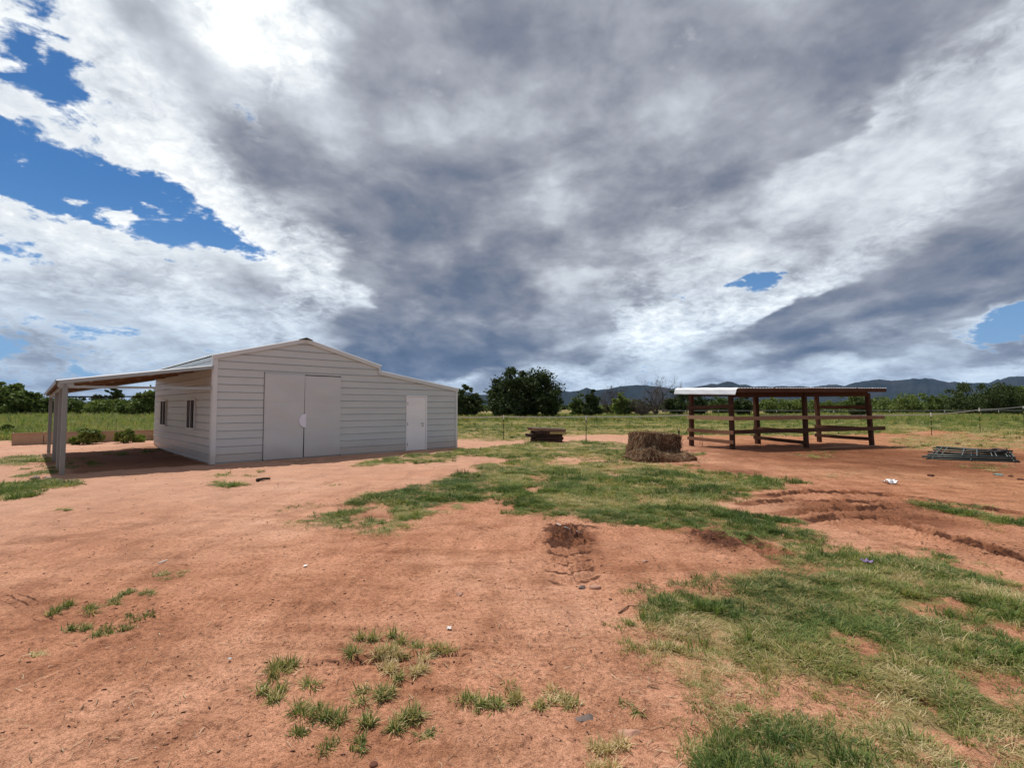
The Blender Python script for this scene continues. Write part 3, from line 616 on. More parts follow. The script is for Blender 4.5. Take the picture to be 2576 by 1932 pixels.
# ------------------------------------------------------------------ mountains
def build_mountains():
    sky = [(900, 1000), (1000, 992), (1070, 985), (1110, 979), (1133, 974.6), (1160, 981), (1207, 992), (1260, 990), (1330, 986), (1380, 986), (1411, 981), (1432, 984), (1455, 982), (1475, 974), (1488, 978), (1500, 979), (1530, 978), (1560, 970), (1600, 967), (1630, 967.5), (1660, 971), (1690, 976), (1742, 974), (1760, 969.5), (1780, 966), (1791, 962.5), (1803, 964.5), (1818, 960), (1831, 957), (1846, 960), (1860, 966), (1877, 965), (1890, 970), (1915, 970), (1945, 971.5), (1965, 968), (1985, 970), (2010, 968.5), (2040, 973), (2070, 967), (2105, 966), (2125, 969), (2150, 960), (2165, 957.5), (2190, 955), (2215, 951), (2245, 955.5), (2275, 952.5), (2300, 949.5), (2315, 951.5), (2328, 948), (2355, 951.5), (2390, 960.5), (2402, 957.5), (2415, 960.5), (2450, 961.5), (2490, 960.5), (2512, 951.5), (2518, 953.5), (2540, 944.5), (2576, 944), (2640, 950), (2750, 962), (2900, 955), (3100, 975), (3500, 1000)]
    sx = np.array([p[0] for p in sky]); sy = np.array([p[1] for p in sky])
    px = np.arange(900, 3500, 2.0)
    ny = 34
    az = np.arctan((px - 1288) / 1273.0)
    yy = np.interp(px, sx, sy) + (vnoise(px * .08, px * 0 + 3, 1) - .5) * 1.5 + (vnoise(px * .3, px * 0 + 9, 2) - .5) * .6
    D = 8200.0
    V = []; 
    zc = (1025 - yy) / 1273.0 * D + CAM_H       # crest height at forward distance D
    X0 = (px - 1288) / 1273.0
    t = np.linspace(0, 1, ny)
    for k, tt in enumerate(t):                  # foot (t=0) to crest (t=.75) to rear foot (t=1)
        if tt <= .75:
            u = tt / .75; dist = D - 2600 * (1 - u); 
            ridg = 1 - np.abs(2 * fbm(px * .9, np.full(px.shape, u * 40.), .045, 4, 3) - 1)
            prof = u ** 1.35 * (.72 + .28 * u) * (1 - (1 - u) * .55 * ridg * (u > 0) * u * 1.6)
            z = zc * np.clip(prof, 0, 1) - 3 * (1 - u)
        else:
            u = (tt - .75) / .25; dist = D + 1800 * u; z = zc * (1 - u) - 3 * u
        V.append(np.stack([X0 * dist, np.full(px.shape, dist), z], 1))
    V = np.concatenate(V); n = len(px)
    i = np.arange(ny - 1)[:, None] * n; j = np.arange(n - 1)[None, :]
    F = np.stack([i + j, i + j + 1, i + n + j + 1, i + n + j], -1).reshape(-1, 4)
    o = mesh_np('mountains', V, F, M['mountain'], smooth=True); tag(o, kind='structure')
build_mountains()

def build_haze():
    m = bpy.data.materials.new('haze_air'); m.use_nodes = True; T = NT(m.node_tree)
    out = T.n('ShaderNodeOutputMaterial'); v = T.n('ShaderNodeVolumePrincipled', {'Color': (.36, .60, 1.0, 1), 'Density': HAZE, 'Anisotropy': .0})
    T.t.links.new(v.outputs[0], out.inputs['Volume'])
    b = MB(); x, y0, y1, z0, z1 = 17000, -17000, 17000, -12, 900
    b.add([(-x, y0, z0), (x, y0, z0), (x, y1, z0), (-x, y1, z0), (-x, y0, z1), (x, y0, z1), (x, y1, z1), (-x, y1, z1)],
          [(3, 2, 1, 0), (4, 5, 6, 7), (0, 1, 5, 4), (1, 2, 6, 5), (2, 3, 7, 6), (3, 0, 4, 7)])
    tag(b.build('haze', m), kind='stuff')
HAZE = 2.0e-5
build_haze()

# ------------------------------------------------------------------ barn with carport
def build_barn():
    root = empty('barn', (BL[0], BL[1], 0), 'pale grey metal barn with gable roof, double doors and open carport on its left', 'barn')
    def W(x, y, z): return Vector((BL[0] + x * FX[0] + y * SY[0], BL[1] + x * FX[1] + y * SY[1], z))
    WD, DP = 8.93, 8.9
    XS, XP = 5.35, 2.655          # step, peak
    def xr(z):
        if z <= 2.39: return WD
        if z <= 2.91: return WD + (5.37 - WD) * (z - 2.39) / .52
        if z <= 3.13: return XS
        return XS + (XP - XS) * (z - 3.13) / .72
    def xl(z): return 0.0 if z <= 3.15 else XP * (z - 3.15) / .70
    PR = [(0, 0), (.001, -.028), (.015, -.028), (.017, .018), (.024, .018), (.036, 0), (.2286, 0)]
    def panel(xa, xb, z0, z1, wallf, prof=PR, slope=True):
        """one horizontal siding course; wallf maps (along, out, z) to world"""
        b = MB(); rows = []; zs = [(z0 + dz, o) for dz, o in prof if z0 + dz < z1 - 1e-4] + [(z1, 0)]
        for z, o in zs:
            a = max(xa, xl(z)) if slope else xa; c = min(xb, xr(z)) if slope else xb
            if c < a: a = c = (a + c) / 2
            rows.append((wallf(a, o, z), wallf(c, o, z)))
        for (p, q), (r_, s_) in zip(rows[:-1], rows[1:]): b.quad(p, q, s_, r_)
        return b
    front = lambda a, o, z: W(a, -o, z)
    ST = .2286
    for i in range(17):
        z0 = i * ST + .03; z1 = min(z0 + ST, 3.84)
        if z0 > 3.82: break
        spans = [(0.0, WD)]
        if z1 <= 2.76: spans = [(0.0, 1.40), (3.90, WD)]
        if z1 <= 2.10: spans = [(0.0, 1.40), (3.90, 6.50), (7.42, WD)]
        elif z0 < 2.05: spans = [(0.0, 1.40), (3.90, 6.50), (7.42, WD)]
        if z0 < 2.75 < z1: spans = [(0.0, 1.40), (3.90, WD)]
        for a, c in spans: panel(a, c, z0, z1, front).build('siding_panel', M['siding'], root)
    # fill above the openings
    panel(1.40, 3.90, 2.716, 2.773, front, [(0, 0)]).build('door_header', M['siding'], root)
    left = lambda a, o, z: W(-o, DP - a, z)
    for i in range(14):
        z0 = i * ST + .03; z1 = min(z0 + ST, 3.14)
        if z0 >= 3.13: break
        if z1 > .97 and z0 < 1.90:
            for a, c in ((0, DP - 7.4), (DP - 6.4, DP - 2.95), (DP - 1.95, DP)): panel(a, c, z0, z1, left, slope=False).build('siding_panel', M['siding'], root)
        else: panel(0, DP, z0, z1, left, slope=False).build('siding_panel', M['siding'], root)
    # foundation strip, right and rear walls
    MB().quad(W(WD, 0, -.3), W(WD, DP, -.3), W(WD, DP, 2.39), W(WD, 0, 2.39)).build('side_wall', M['siding'], root)
    MB().add([W(0, DP, -.3), W(WD, DP, -.3), W(WD, DP, 2.39), W(5.37, DP, 2.91), W(5.35, DP, 3.13), W(XP, DP, 3.85), W(0, DP, 3.15)], [(6, 5, 4, 3, 2, 1, 0)]).build('rear_wall', M['siding'], root)
    b = MB(); b.beam(W(0, .03, -.12), W(WD, .03, -.12), .05, .30); b.beam(W(.03, 0, -.12), W(.03, DP, -.12), .05, .30); b.build('foundation', M['siding'], root)
    # trims
    b = MB(); b.beam(W(.055, -.012, 0), W(.055, -.012, 3.16), .12, .035, W(0, 1, 0) - W(0, 0, 0)); b.beam(W(-.012, .055, 0), W(-.012, .055, 3.16), .035, .12, W(0, 1, 0) - W(0, 0, 0)); b.build('corner_trim', M['trim'], root, bevel=.004)
    b = MB(); b.beam(W(WD - .04, -.012, -.02), W(WD - .04, -.012, 2.37), .10, .035, W(0, 1, 0) - W(0, 0, 0)); b.build('corner_trim', M['trim'], root, bevel=.004)
    def rake(p, q, h=.13, y=-.03):
        up = Vector((0, 0, 1)); b = MB(); b.beam(W(p[0], y, p[1] - h / 2), W(q[0], y, q[1] - h / 2), .05, h, up); return b.build('rake_trim', M['trim'], root, bevel=.005)
    rake((-.03, 3.18), (XP, 3.90)); rake((XP, 3.90), (XS + .03, 3.18)); rake((5.36, 2.97), (WD + .04, 2.42))
    b = MB(); b.beam(W(XS - .005, -.03, 2.86), W(XS - .005, -.03, 3.10), .07, .05, W(0, 1, 0) - W(0, 0, 0)); b.build('step_trim', M['trim'], root)
    # roofs: ribbed sheets running up the slope, each sheet a part
    def roof(x0, z0, x1, z1, y0, y1, name, m, rib=.2286, width=.915, sag=0.0):
        d = Vector((x1 - x0, 0, z1 - z0)).normalized(); n = Vector((-d.z, 0, d.x))
        y = y0
        while y < y1 - .05:
            ye = min(y + width, y1); prof = []
            k = y
            while k < ye - 1e-4:
                for dy, h in ((0, .0), (.02, .022), (.05, .022), (.07, 0)):
                    if k + dy < ye: prof.append((k + dy, h))
                k += rib
            prof.append((ye, 0)); b = MB(); vs = []
            for yy, h in prof:
                for (xx, zz_) in ((x0, z0), (x1, z1)): vs.append(W(xx + n.x * h, yy, zz_ + n.z * h - sag * yy * (xx == x0)))
            for yy, h in prof:
                for (xx, zz_) in ((x0, z0), (x1, z1)): vs.append(W(xx + n.x * (h - .004), yy, zz_ + n.z * (h - .004) - sag * yy * (xx == x0)))
            N = len(prof) * 2
            fs = []
            for i in range(len(prof) - 1):
                a = i * 2; fs += [(a, a + 2, a + 3, a + 1), (N + a, N + a + 1, N + a + 3, N + a + 2), (a, N + a, N + a + 2, a + 2), (a + 1, a + 3, N + a + 3, N + a + 1)]
            fs += [(0, 1, N + 1, N), (N - 2, 2 * N - 2, 2 * N - 1, N - 1)]
            b.add(vs, fs).build(name, m, root); y = ye
    roof(-.05, 3.165, XP, 3.895, -.06, DP + .06, 'roof_sheet', M['bright_metal'])
    roof(XP, 3.895, XS + .08, 3.165, -.06, DP + .06, 'roof_sheet', M['bright_metal'])
    roof(XS, 2.975, WD + .06, 2.415, -.06, DP + .06, 'roof_sheet', M['bright_metal'])
    b = MB(); b.add([W(XP - .22, -.10, 3.865), W(XP, -.10, 3.935), W(XP + .22, -.10, 3.865), W(XP - .22, DP + .1, 3.865), W(XP, DP + .1, 3.935), W(XP + .22, DP + .1, 3.865)], [(0, 3, 4, 1), (1, 4, 5, 2), (0, 1, 2), (3, 5, 4)]); b.build('ridge_cap', M['black_metal'], root)
    # near-black sheet standing in for the unlit room behind the doors
    MB().quad(W(1.38, .25, -.1), W(3.92, .25, -.1), W(3.92, .25, 2.8), W(1.38, .25, 2.8)).build('interior_dark_sheet', M['dark'], root)
    # double doors: two leaves that do not quite meet
    yd = -.035
    def leaf(xa0, xa1, xb0, xb1, z0, z1):     # x at bottom/top for left and right side
        o = None; hs = [z0, z0 + (z1 - z0) * .34, z0 + (z1 - z0) * .67, z1]
        root_leaf = MB()
        F_ = lambda x, z, o_: W(x, yd - o_, z)
        def xa(z): return xa0 + (xa1 - xa0) * (z - z0) / (z1 - z0)
        def xb(z): return xb0 + (xb1 - xb0) * (z - z0) / (z1 - z0)
        fr = MB()
        fr.add([F_(xa0, z0, 0), F_(xb0, z0, 0), F_(xb1, z1, 0), F_(xa1, z1, 0), F_(xa0, z0, -.03), F_(xb0, z0, -.03), F_(xb1, z1, -.03), F_(xa1, z1, -.03)], [(0, 1, 2, 3), (7, 6, 5, 4), (1, 0, 4, 5), (2, 1, 5, 6), (3, 2, 6, 7), (0, 3, 7, 4)])
        lo = fr.build('door_leaf', M['doorleaf'], root)
        for h0, h1 in zip(hs[:-1], hs[1:]):
            b = MB(); nx, nz = 12, 8; vs = []; rr = random.random() * 9
            for j in range(nz + 1):
                for i in range(nx + 1):
                    z = h0 + .003 + (h1 - h0 - .006) * j / nz; u = i / nx; x = xa(z) + .02 + (xb(z) - xa(z) - .04) * u
                    bul = .010 * math.sin(math.pi * u) * math.sin(math.pi * j / nz) * math.sin(rr + u * 5 + j * .7) + .006
                    if j in (0, nz) or i in (0, nx): bul = .004
                    vs.append(F_(x, z, bul))
            b.add(vs, [(j * (nx + 1) + i, j * (nx + 1) + i + 1, (j + 1) * (nx + 1) + i + 1, (j + 1) * (nx + 1) + i) for j in range(nz) for i in range(nx)])
            b.build('door_sheet', M['doorleaf'], lo, smooth=True)
        return lo
    leaf(1.412, 1.412, 2.622, 2.652, .03, 2.71); leaf(2.658, 2.655, 3.888, 3.888, .04, 2.685)
    b = MB(); b.beam(W(1.415, .01, 0), W(1.415, .01, 2.74), .03, .03, W(0, 1, 0) - W(0, 0, 0)); b.build('gap_shade_strip', M['black_metal'], root)  # black strips paint the dark gap beside each leaf
    b = MB(); b.beam(W(3.885, .01, 0), W(3.885, .01, 2.70), .03, .03, W(0, 1, 0) - W(0, 0, 0)); b.build('gap_shade_strip', M['black_metal'], root)
    # half-round plate over the meeting edge
    b = MB(); n = 24; cx, cz, r = 2.70, 1.22, .225; vs = [W(cx - r * math.sin(math.pi * i / n) * 1.0, yd - .035, cz + r * math.cos(math.pi * i / n)) for i in range(n + 1)]
    vs2 = [W(cx - r * math.sin(math.pi * i / n), yd - .012, cz + r * math.cos(math.pi * i / n)) for i in range(n + 1)]
    b.add(vs + vs2, [tuple(range(n + 1))[::-1]] + [(i, i + 1, n + 2 + i, n + 1 + i) for i in range(n)] + [(0, n + 1, 2 * n + 1, n)]); b.build('latch_plate', M['lavender'], root)
    # man door
    df = MB(); x0, x1 = 6.50, 7.42
    for p, q, w in (((x0 + .02, 0), (x0 + .02, 2.05), .05), ((x1 - .02, 0), (x1 - .02, 2.05), .05)): df.beam(W(p[0], -.012, p[1]), W(q[0], -.012, q[1]), w, .07, W(0, 1, 0) - W(0, 0, 0))
    df.beam(W(x0 - .005, -.012, 2.075), W(x1 + .005, -.012, 2.075), .07, .05); df.build('door_frame', M['whitedoor'], root, bevel=.003)
    dr = MB(); dr.beam(W((x0 + x1) / 2, -.005, .012), W((x0 + x1) / 2, -.005, 2.045), x1 - x0 - .10, .045, W(0, 1, 0) - W(0, 0, 0)); dr = dr.build('door', M['whitedoor'], root, bevel=.004)
    b = MB(); b.tube([W(7.24, -.03, 1.03), W(7.24, -.085, 1.03), W(7.13, -.085, 1.03)], .012, 6); b.build('door_handle', M['hardware'], dr)
    b = MB(); b.tube([W(7.24, -.02, .94), W(7.24, -.05, .94)], .022, 8); b.build('door_lock', M['hardware'], dr)
    for z in (.25, 1.02, 1.80):
        b = MB(); b.tube([W(6.545, -.045, z - .05), W(6.545, -.045, z + .05)], .012, 6); b.build('hinge', M['hardware'], dr)
    # sliding windows in the left wall
    for yc in (2.45, 6.90):
        panel(DP - yc - .5, DP - yc + .5, 1.915, 2.0874, left, [(0, 0)], False).build('siding_panel', M['siding'], root)
        panel(DP - yc - .5, DP - yc + .5, .9446, .962, left, [(0, 0)], False).build('siding_panel', M['siding'], root)
        y0, y1, z0, z1 = yc - .5, yc + .5, .96, 1.91
        b = MB()
        for p, q in (((y0, z0), (y0, z1)), ((y1, z0), (y1, z1)), ((yc + .02, z0), (yc + .02, z1))): b.beam(W(-.02, p[0], p[1]), W(-.02, q[0], q[1]), .06, .05, W(0, 1, 0) - W(0, 0, 0))
        b.beam(W(-.02, y0 - .03, z0), W(-.02, y1 + .03, z0), .07, .06); b.beam(W(-.02, y0 - .03, z1), W(-.02, y1 + .03, z1), .06, .05)
        wn = b.build('window', M['trim'], root)
        for a, c, dx in ((y0 + .02, yc, .005), (yc + .04, y1 - .02, .016)):
            MB().quad(W(-.004 + dx, a, z0 + .02), W(-.004 + dx, a, z1 - .02), W(-.004 + dx, c, z1 - .02), W(-.004 + dx, c, z0 + .02)).build('pane', M['glass'], wn)
        for yv in (y0 + .045, yc - .03, yc + .07, y1 - .045):
            b = MB(); b.beam(W(-.032, yv, z0 + .03), W(-.032, yv, z1 - .03), .012, .03, W(0, 1, 0) - W(0, 0, 0)); b.build('sash', M['black_metal'], wn)
    # carport
    XO, ZO, ZI, SAG = -3.34, 2.31, 2.86, .018
    zat = lambda x: ZI + (ZO - ZI) * (x / XO)
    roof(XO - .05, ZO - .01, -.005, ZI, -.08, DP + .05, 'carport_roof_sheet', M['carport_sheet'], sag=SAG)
    for y in (-.06, DP):                       # rafters / gable beams
        b = MB(); b.beam(W(XO, y, ZO - .05 - SAG * max(y, 0)), W(-.03, y, ZI - .05), .05, .085); b.build('carport_rafter', M['galv'], root)
    for y in (2.25, 4.45, 6.7):
        b = MB(); b.beam(W(XO + .05, y, ZO - .055 - SAG * y), W(-.03, y, ZI - .055), .05, .06); b.build('carport_rafter', M['wood_mid'], root)
    for x in (-.5, -1.2, -1.9, -2.6):
        b = MB(); b.beam(W(x, 0, zat(x) - .022), W(x, DP, zat(x) - .022 - SAG * DP * x / XO), .06, .03); b.build('purlin', M['galv'], root)
    b = MB(); b.beam(W(XO + .12, -.05, ZO - .10), W(XO + .12, DP, ZO - .10 - SAG * DP), .06, .10); b.build('eave_beam', M['galv_post'], root)
    b = MB(); b.beam(W(XO - .055, -.10, ZO - .035), W(XO - .055, DP + .05, ZO - .035 - SAG * DP), .012, .10); b.build('eave_trim', M['galv_post'], root)
    for y in (.0, 1.75, 4.4, 8.8):
        b = MB(); b.beam(W(XO + .13, y, -.15), W(XO + .13, y, ZO - .15 - SAG * y), .10, .10, W(0, 1, 0) - W(0, 0, 0)); b.build('carport_post', M['galv_post'], root, bevel=.008)
    b = MB(); b.beam(W(XO + .18, .0, 2.16), W(-.02, .0, 2.20), .05, .06); b.build('tie_rail', M['galv'], root)
    b = MB(); b.beam(W(XO + .18, DP - .1, 2.04), W(-.02, DP - .1, 2.10), .04, .05); b.build('tie_rail', M['black_metal'], root)
    b = MB(); b.beam(W(XO - .02, .0, ZO - .10), W(XO + .28, .0, ZO - .06), .06, .14); b.build('corner_gusset', M['galv'], root)
build_barn()

# ------------------------------------------------------------------ shelter
def build_shelter():
    RLp = [(7.61, 21.55), (11.11, 22.94), (14.53, 24.0)]; FLp = [(8.51, 19.6), (11.99, 20.7), (15.44, 21.79)]
    root = empty('livestock_shelter', (11.5, 21.8, 0), 'open dark brown timber livestock shelter with flat corrugated metal roof', 'shelter')
    rb = {(0, 0): (7.61, 21.55)}
    def post(p, top, w=.15, lean=(0, 0), m='wood'):
        b = MB(); b.beam((p[0], p[1], -.2), (p[0] + lean[0], p[1] + lean[1], top), w, w, Vector((.95, .3, 0))); b.build('post', M[m], root, bevel=.012)
    for i, p in enumerate(RLp): post(p, 2.36, .19 if i == 1 else .16, [(.03, 0), (-.08, 0), (-.10, 0)][i])
    for i, p in enumerate(FLp): post(p, 2.26, .155, [(-.04, 0), (-.05, 0), (-.14, 0)][i])
    fd = Vector((.953, .301, 0)); bd = (Vector((7.16, 21.9, 0)) - Vector((8.55, 19.2, 0))).normalized()
    def rail(a, b_, z0, z1, m='wood', h=.145, ext=.12, off=(0, 0)):
        a = Vector((a[0] + off[0], a[1] + off[1], z0)); b2 = Vector((b_[0] + off[0], b_[1] + off[1], z1)); d = (b2 - a).normalized()
        b = MB(); mid = (a + b2) / 2 + Vector((0, 0, random.uniform(-.012, .012)))
        b.beam(a - d * ext, mid, .042, h); b.beam(mid, b2 + d * ext, .042, h); b.build('rail', M[m], root)
    offl = (-.09, -.05)
    rail(RLp[0], FLp[0], 1.64, 1.70, 'wood', off=offl); rail(RLp[0], FLp[0], 1.24, 1.23, 'wood_light', .155, off=offl); rail(RLp[0], FLp[0], .70, .68, 'wood_mid', off=offl); rail(RLp[0], FLp[0], .35, .31, 'wood_mid', .13, off=offl)
    rail(RLp[1], FLp[1], .70, .66, 'wood', off=(-.1, 0)); rail(RLp[1], FLp[1], .30, .22, 'wood', off=(-.1, 0))
    rail(RLp[2], FLp[2], 1.66, 1.66, 'wood', off=(-.1, 0)); rail(RLp[2], FLp[2], .75, .72, 'wood', off=(-.1, 0)); rail(RLp[2], FLp[2], .33, .30, 'wood', off=(-.1, 0))
    o2 = (.03, -.10)
    rail(FLp[0], FLp[1], 1.22, 1.24, 'wood_mid', off=o2, ext=.05); rail(FLp[1], (15.95, 21.95), 1.235, 1.22, 'wood_mid', off=o2, ext=.06)
    rail(FLp[0], FLp[1], .70, .72, 'wood', .16, off=o2, ext=.05); rail(FLp[1], (16.0, 21.97), .73, .75, 'wood', .16, off=o2, ext=.06)
    # roof frame
    C = [Vector((8.55, 19.2, 2.37)), Vector((15.92, 21.53, 2.46)), Vector((14.53, 24.23, 2.53)), Vector((7.16, 21.9, 2.46))]
    def rp(u, v, dz=0): return C[0].lerp(C[1], u).lerp(C[3].lerp(C[2], u), v) + Vector((0, 0, dz))
    for v, u0, u1, h in ((.13, .02, .50, .20), (.13, .50, .935, .19), (.86, .02, .97, .18)):
        b = MB(); b.beam(rp(u0, v, -.15 - h / 2), rp(u1, v, -.15 - h / 2), .045, h); b.build('beam', M['wood'], root)
    for i in range(11):
        u = .015 + .097 * i; b = MB(); b.beam(rp(u, 0.01, -.085), rp(u, .99, -.085), .042, .13); b.build('rafter', M['wood'], root)
    b = MB(); b.beam(rp(0, .0, -.08), rp(1, .0, -.08), .035, .15); b.build('fascia', M['wood'], root)
    b = MB(); b.beam(rp(1, .0, -.08), rp(1, 1, -.08), .035, .15); b.build('fascia', M['wood'], root)
    # corrugated sheets, side by side along the length
    ns = 9
    for s in range(ns):
        u0, u1 = s / ns, (s + 1) / ns; b = MB(); vs = []; n = 25; dz = random.uniform(0, .012); ov = random.uniform(-.03, .0)
        for i in range(n + 1):
            u = u0 + (u1 - u0) * i / n; h = .010 * math.cos(i / n * 2 * math.pi * 6)
            for k in (0, 1): vs.append(rp(u, ov, .012 + h + dz - k * .003)); vs.append(rp(u, 1.02, .012 + h + dz - k * .003))
        fs = []
        for i in range(n):
            a = i * 4; fs += [(a, a + 4, a + 5, a + 1), (a + 2, a + 3, a + 7, a + 6), (a, a + 2, a + 6, a + 4), (a + 1, a + 5, a + 7, a + 3)]
        b.add(vs, fs).build('roof_sheet', M['bright_metal'], root)
    # sheet bent down over the left end
    b = MB(); vs = []; nu, nv = 26, 7
    out = -fd
    for i in range(nu + 1):
        v = -.01 + 1.03 * i / nu
        for j in range(nv + 1):
            a = min(j / 2.5, 1) * R(78); drop = .05 * math.sin(a) + max(j - 2.5, 0) / 4.5 * .22
            o_ = .05 * (1 - math.cos(a)) + .02 * min(j / 2.5, 1) + max(j - 2.5, 0) / 4.5 * .07
            rib = .008 * math.sin(j * 2.4) + .004 * math.sin(i * .9 + j)
            q = rp(0, v, .03 - drop) + out * (o_ + rib); vs.append(q)
    b.add(vs, [(i * (nv + 1) + j, i * (nv + 1) + j + 1, (i + 1) * (nv + 1) + j + 1, (i + 1) * (nv + 1) + j) for i in range(nu) for j in range(nv)])
    b.build('end_sheet', M['bright_metal'], root, smooth=True)
    b = MB(); b.beam(rp(0, .0, -.08), rp(0, 1, -.08), .035, .15); b.build('fascia', M['wood'], root)
    # rope hanging at the rear left post
    rp_ = MB(); rp_.tube([(7.95, 21.3, .72), (7.97, 21.28, .40), (7.96, 21.27, .02)], .012, 5); rp_.tube([(7.95, 21.3, .72), (7.88, 21.3, .40), (7.86, 21.25, .10)], .010, 5)
    o = rp_.build('hanging_rope', M['wood_mid']); tag(o, 'brown rope hanging from the lower rail by the shelter\'s left rear post', 'rope')
    # loose boards on the ground
    for (p, q, lab) in ((gp(2063, 1131), gp(2208, 1125.5), 'faded loose plank lying on the ground under the shelter front'),):
        b = MB(); b.beam((p.x, p.y, .05), (q.x, q.y, .06), .14, .04); o = b.build('loose_plank', M['wood_mid']); tag(o, lab, 'plank')
build_shelter()

# ------------------------------------------------------------------ electric fences
def fence(name, label, posts, tape_pts):
    root = empty(name, (posts[0][0][0], posts[0][0][1], 0), label, 'fence')
    for (p, h, white) in posts:
        b = MB(); w = .035
        b.beam((p[0], p[1], -.2), (p[0], p[1], h - .14), w, .006, Vector((0, 1, 0))); b.beam((p[0], p[1] + .014, -.2), (p[0], p[1] + .014, h - .14), .006, .03, Vector((0, 1, 0)))
        po = b.build('post', M['tpost'], root)
        b = MB(); b.beam((p[0], p[1], h - .16), (p[0], p[1], h + .05), .055, .05, Vector((0, 1, 0))); b.build('post_cap', M['white_plastic'], po)
        for z in (h * .70, h * .40): 
            b = MB(); b.beam((p[0], p[1], z), (p[0], p[1], z + .05), .05, .05, Vector((0, 1, 0))); b.build('insulator', M['yellow_plastic'], po)
    for a, c in zip(tape_pts[:-1], tape_pts[1:]):
        b = MB(); n = 8; vs = []
        for i in range(n + 1):
            t = i / n; p = Vector(a).lerp(Vector(c), t); p.z -= .035 * 4 * t * (1 - t)
            vs += [p + Vector((0, 0, .021)), p - Vector((0, 0, .021)), p + Vector((.003, .004, -.021)), p + Vector((.003, .004, .021))]
        b.add(vs, [(i * 4 + k, i * 4 + (k + 1) % 4, (i + 1) * 4 + (k + 1) % 4, (i + 1) * 4 + k) for i in range(n) for k in range(4)]); b.build('tape', M['tape'], root)
f1 = [((-.42, 25.16), 1.22, 1), ((3.45, 23.64), 1.22, 1)]
fence('electric_fence', 'white tape fence on thin dark posts running from the barn to the shelter', f1,
      [(-3.2, 26.0, 1.16), (-.42, 25.13, 1.20), (3.45, 23.61, 1.22), (7.5, 21.5, 1.33)])
b6 = gp(2466, 1087.5)
f2 = [((24.3, 29.4), 1.30, 1), ((b6.x, b6.y), 1.55, 1), ((43.2, 42.8), 1.72, 0)]
fence('electric_fence', 'white tape fence on thin dark posts running right from behind the shelter', f2,
      [(11.2, 23.1, 1.28), (24.3, 29.36, 1.24), (b6.x, b6.y - .04, 1.50), (43.2, 42.7, 1.72), (60, 52, 1.8)])
def spost():
    p = (7.54, 22.94); b = MB(); b.beam((p[0], p[1], -.1), (p[0], p[1], .62), .06, .03, Vector((0, 1, 0)))
    r = empty('fence_post', (p[0], p[1], 0), 'short dark stake with a white tip beside the hay bale, left of the shelter', 'post')
    b.build('stake', M['black_metal'], r); b = MB(); b.beam((p[0], p[1], .62), (p[0] - .02, p[1], .78), .02, .02, Vector((0, 1, 0))); b.build('tip', M['white_plastic'], r)
spost()
far = []
for i in range(12): far.append(((18 + i * 7.5, 62 + i * .6), 1.2, 1))
fence('electric_fence', 'distant pale tape fence across the far side of the green field on the right', far, [(p[0][0], p[0][1] - .04, 1.28) for p in far])

# ------------------------------------------------------------------ pallets
def pallet(cx, cy, z, rot, tilt, label, mats=('pallet_dark', 'pallet_dark'), L=1.45, Wd=1.0, roll=0.0, board=False):
    root = empty('pallet', (cx, cy, z), label, 'pallet', 'stacked pallets beside the tape fence')
    Mx = Matrix.Rotation(rot, 3, 'Z') @ Matrix.Rotation(tilt, 3, 'Y') @ Matrix.Rotation(roll, 3, 'X')
    T_ = lambda x, y, zz: Vector((cx, cy, z)) + Mx @ Vector((x, y, zz)); up = Mx @ Vector((0, 0, 1))
    if board:
        b = MB(); b.beam(T_(-.05, -Wd / 2 - .02, .06), T_(L / 2 + .04, -Wd / 2 - .02, .055), .02, .10, up); b.build('front_board', M['wood_yellow'], root)
    for y in (-Wd / 2 + .025, 0, Wd / 2 - .025):
        b = MB(); b.beam(T_(-L / 2, y, .065), T_(L / 2, y, .065), .045, .09, up); b.build('stringer', M[mats[0]], root)
    for i in range(9):
        x = -L / 2 + .05 + (L - .1) * i / 8; b = MB(); b.beam(T_(x, -Wd / 2, .12), T_(x, Wd / 2, .12), .10, .018, up); b.build('deck_board', M[mats[1]], root)
    for i in range(4):
        x = -L / 2 + .05 + (L - .1) * i / 3; b = MB(); b.beam(T_(x, -Wd / 2, .01), T_(x, Wd / 2, .01), .10, .018, up); b.build('base_board', M[mats[0]], root)
pr = R(12)
pallet(1.62, 24.1, .0, pr, 0, 'dark pallet at the very bottom of the stack beside the tape fence', L=1.30)
pallet(1.66, 24.1, .135, pr, 0, 'dark pallet second from the ground in the stack beside the tape fence', L=1.32)
pallet(1.50, 24.1, .27, pr, 0, 'dark pallet whose end juts out left of the stack by the tape fence', L=1.55)
pallet(1.70, 24.05, .405, pr, .01, 'pallet with a yellowish front board, second from the top of the stack by the fence', ('pallet_dark', 'pallet_dark'), L=1.42, board=True)
pallet(1.63, 24.1, .54, pr, .035, 'topmost pallet of the stack by the tape fence, greyish and sloping to the right', ('wood_mid', 'wood_grey'), L=1.62)

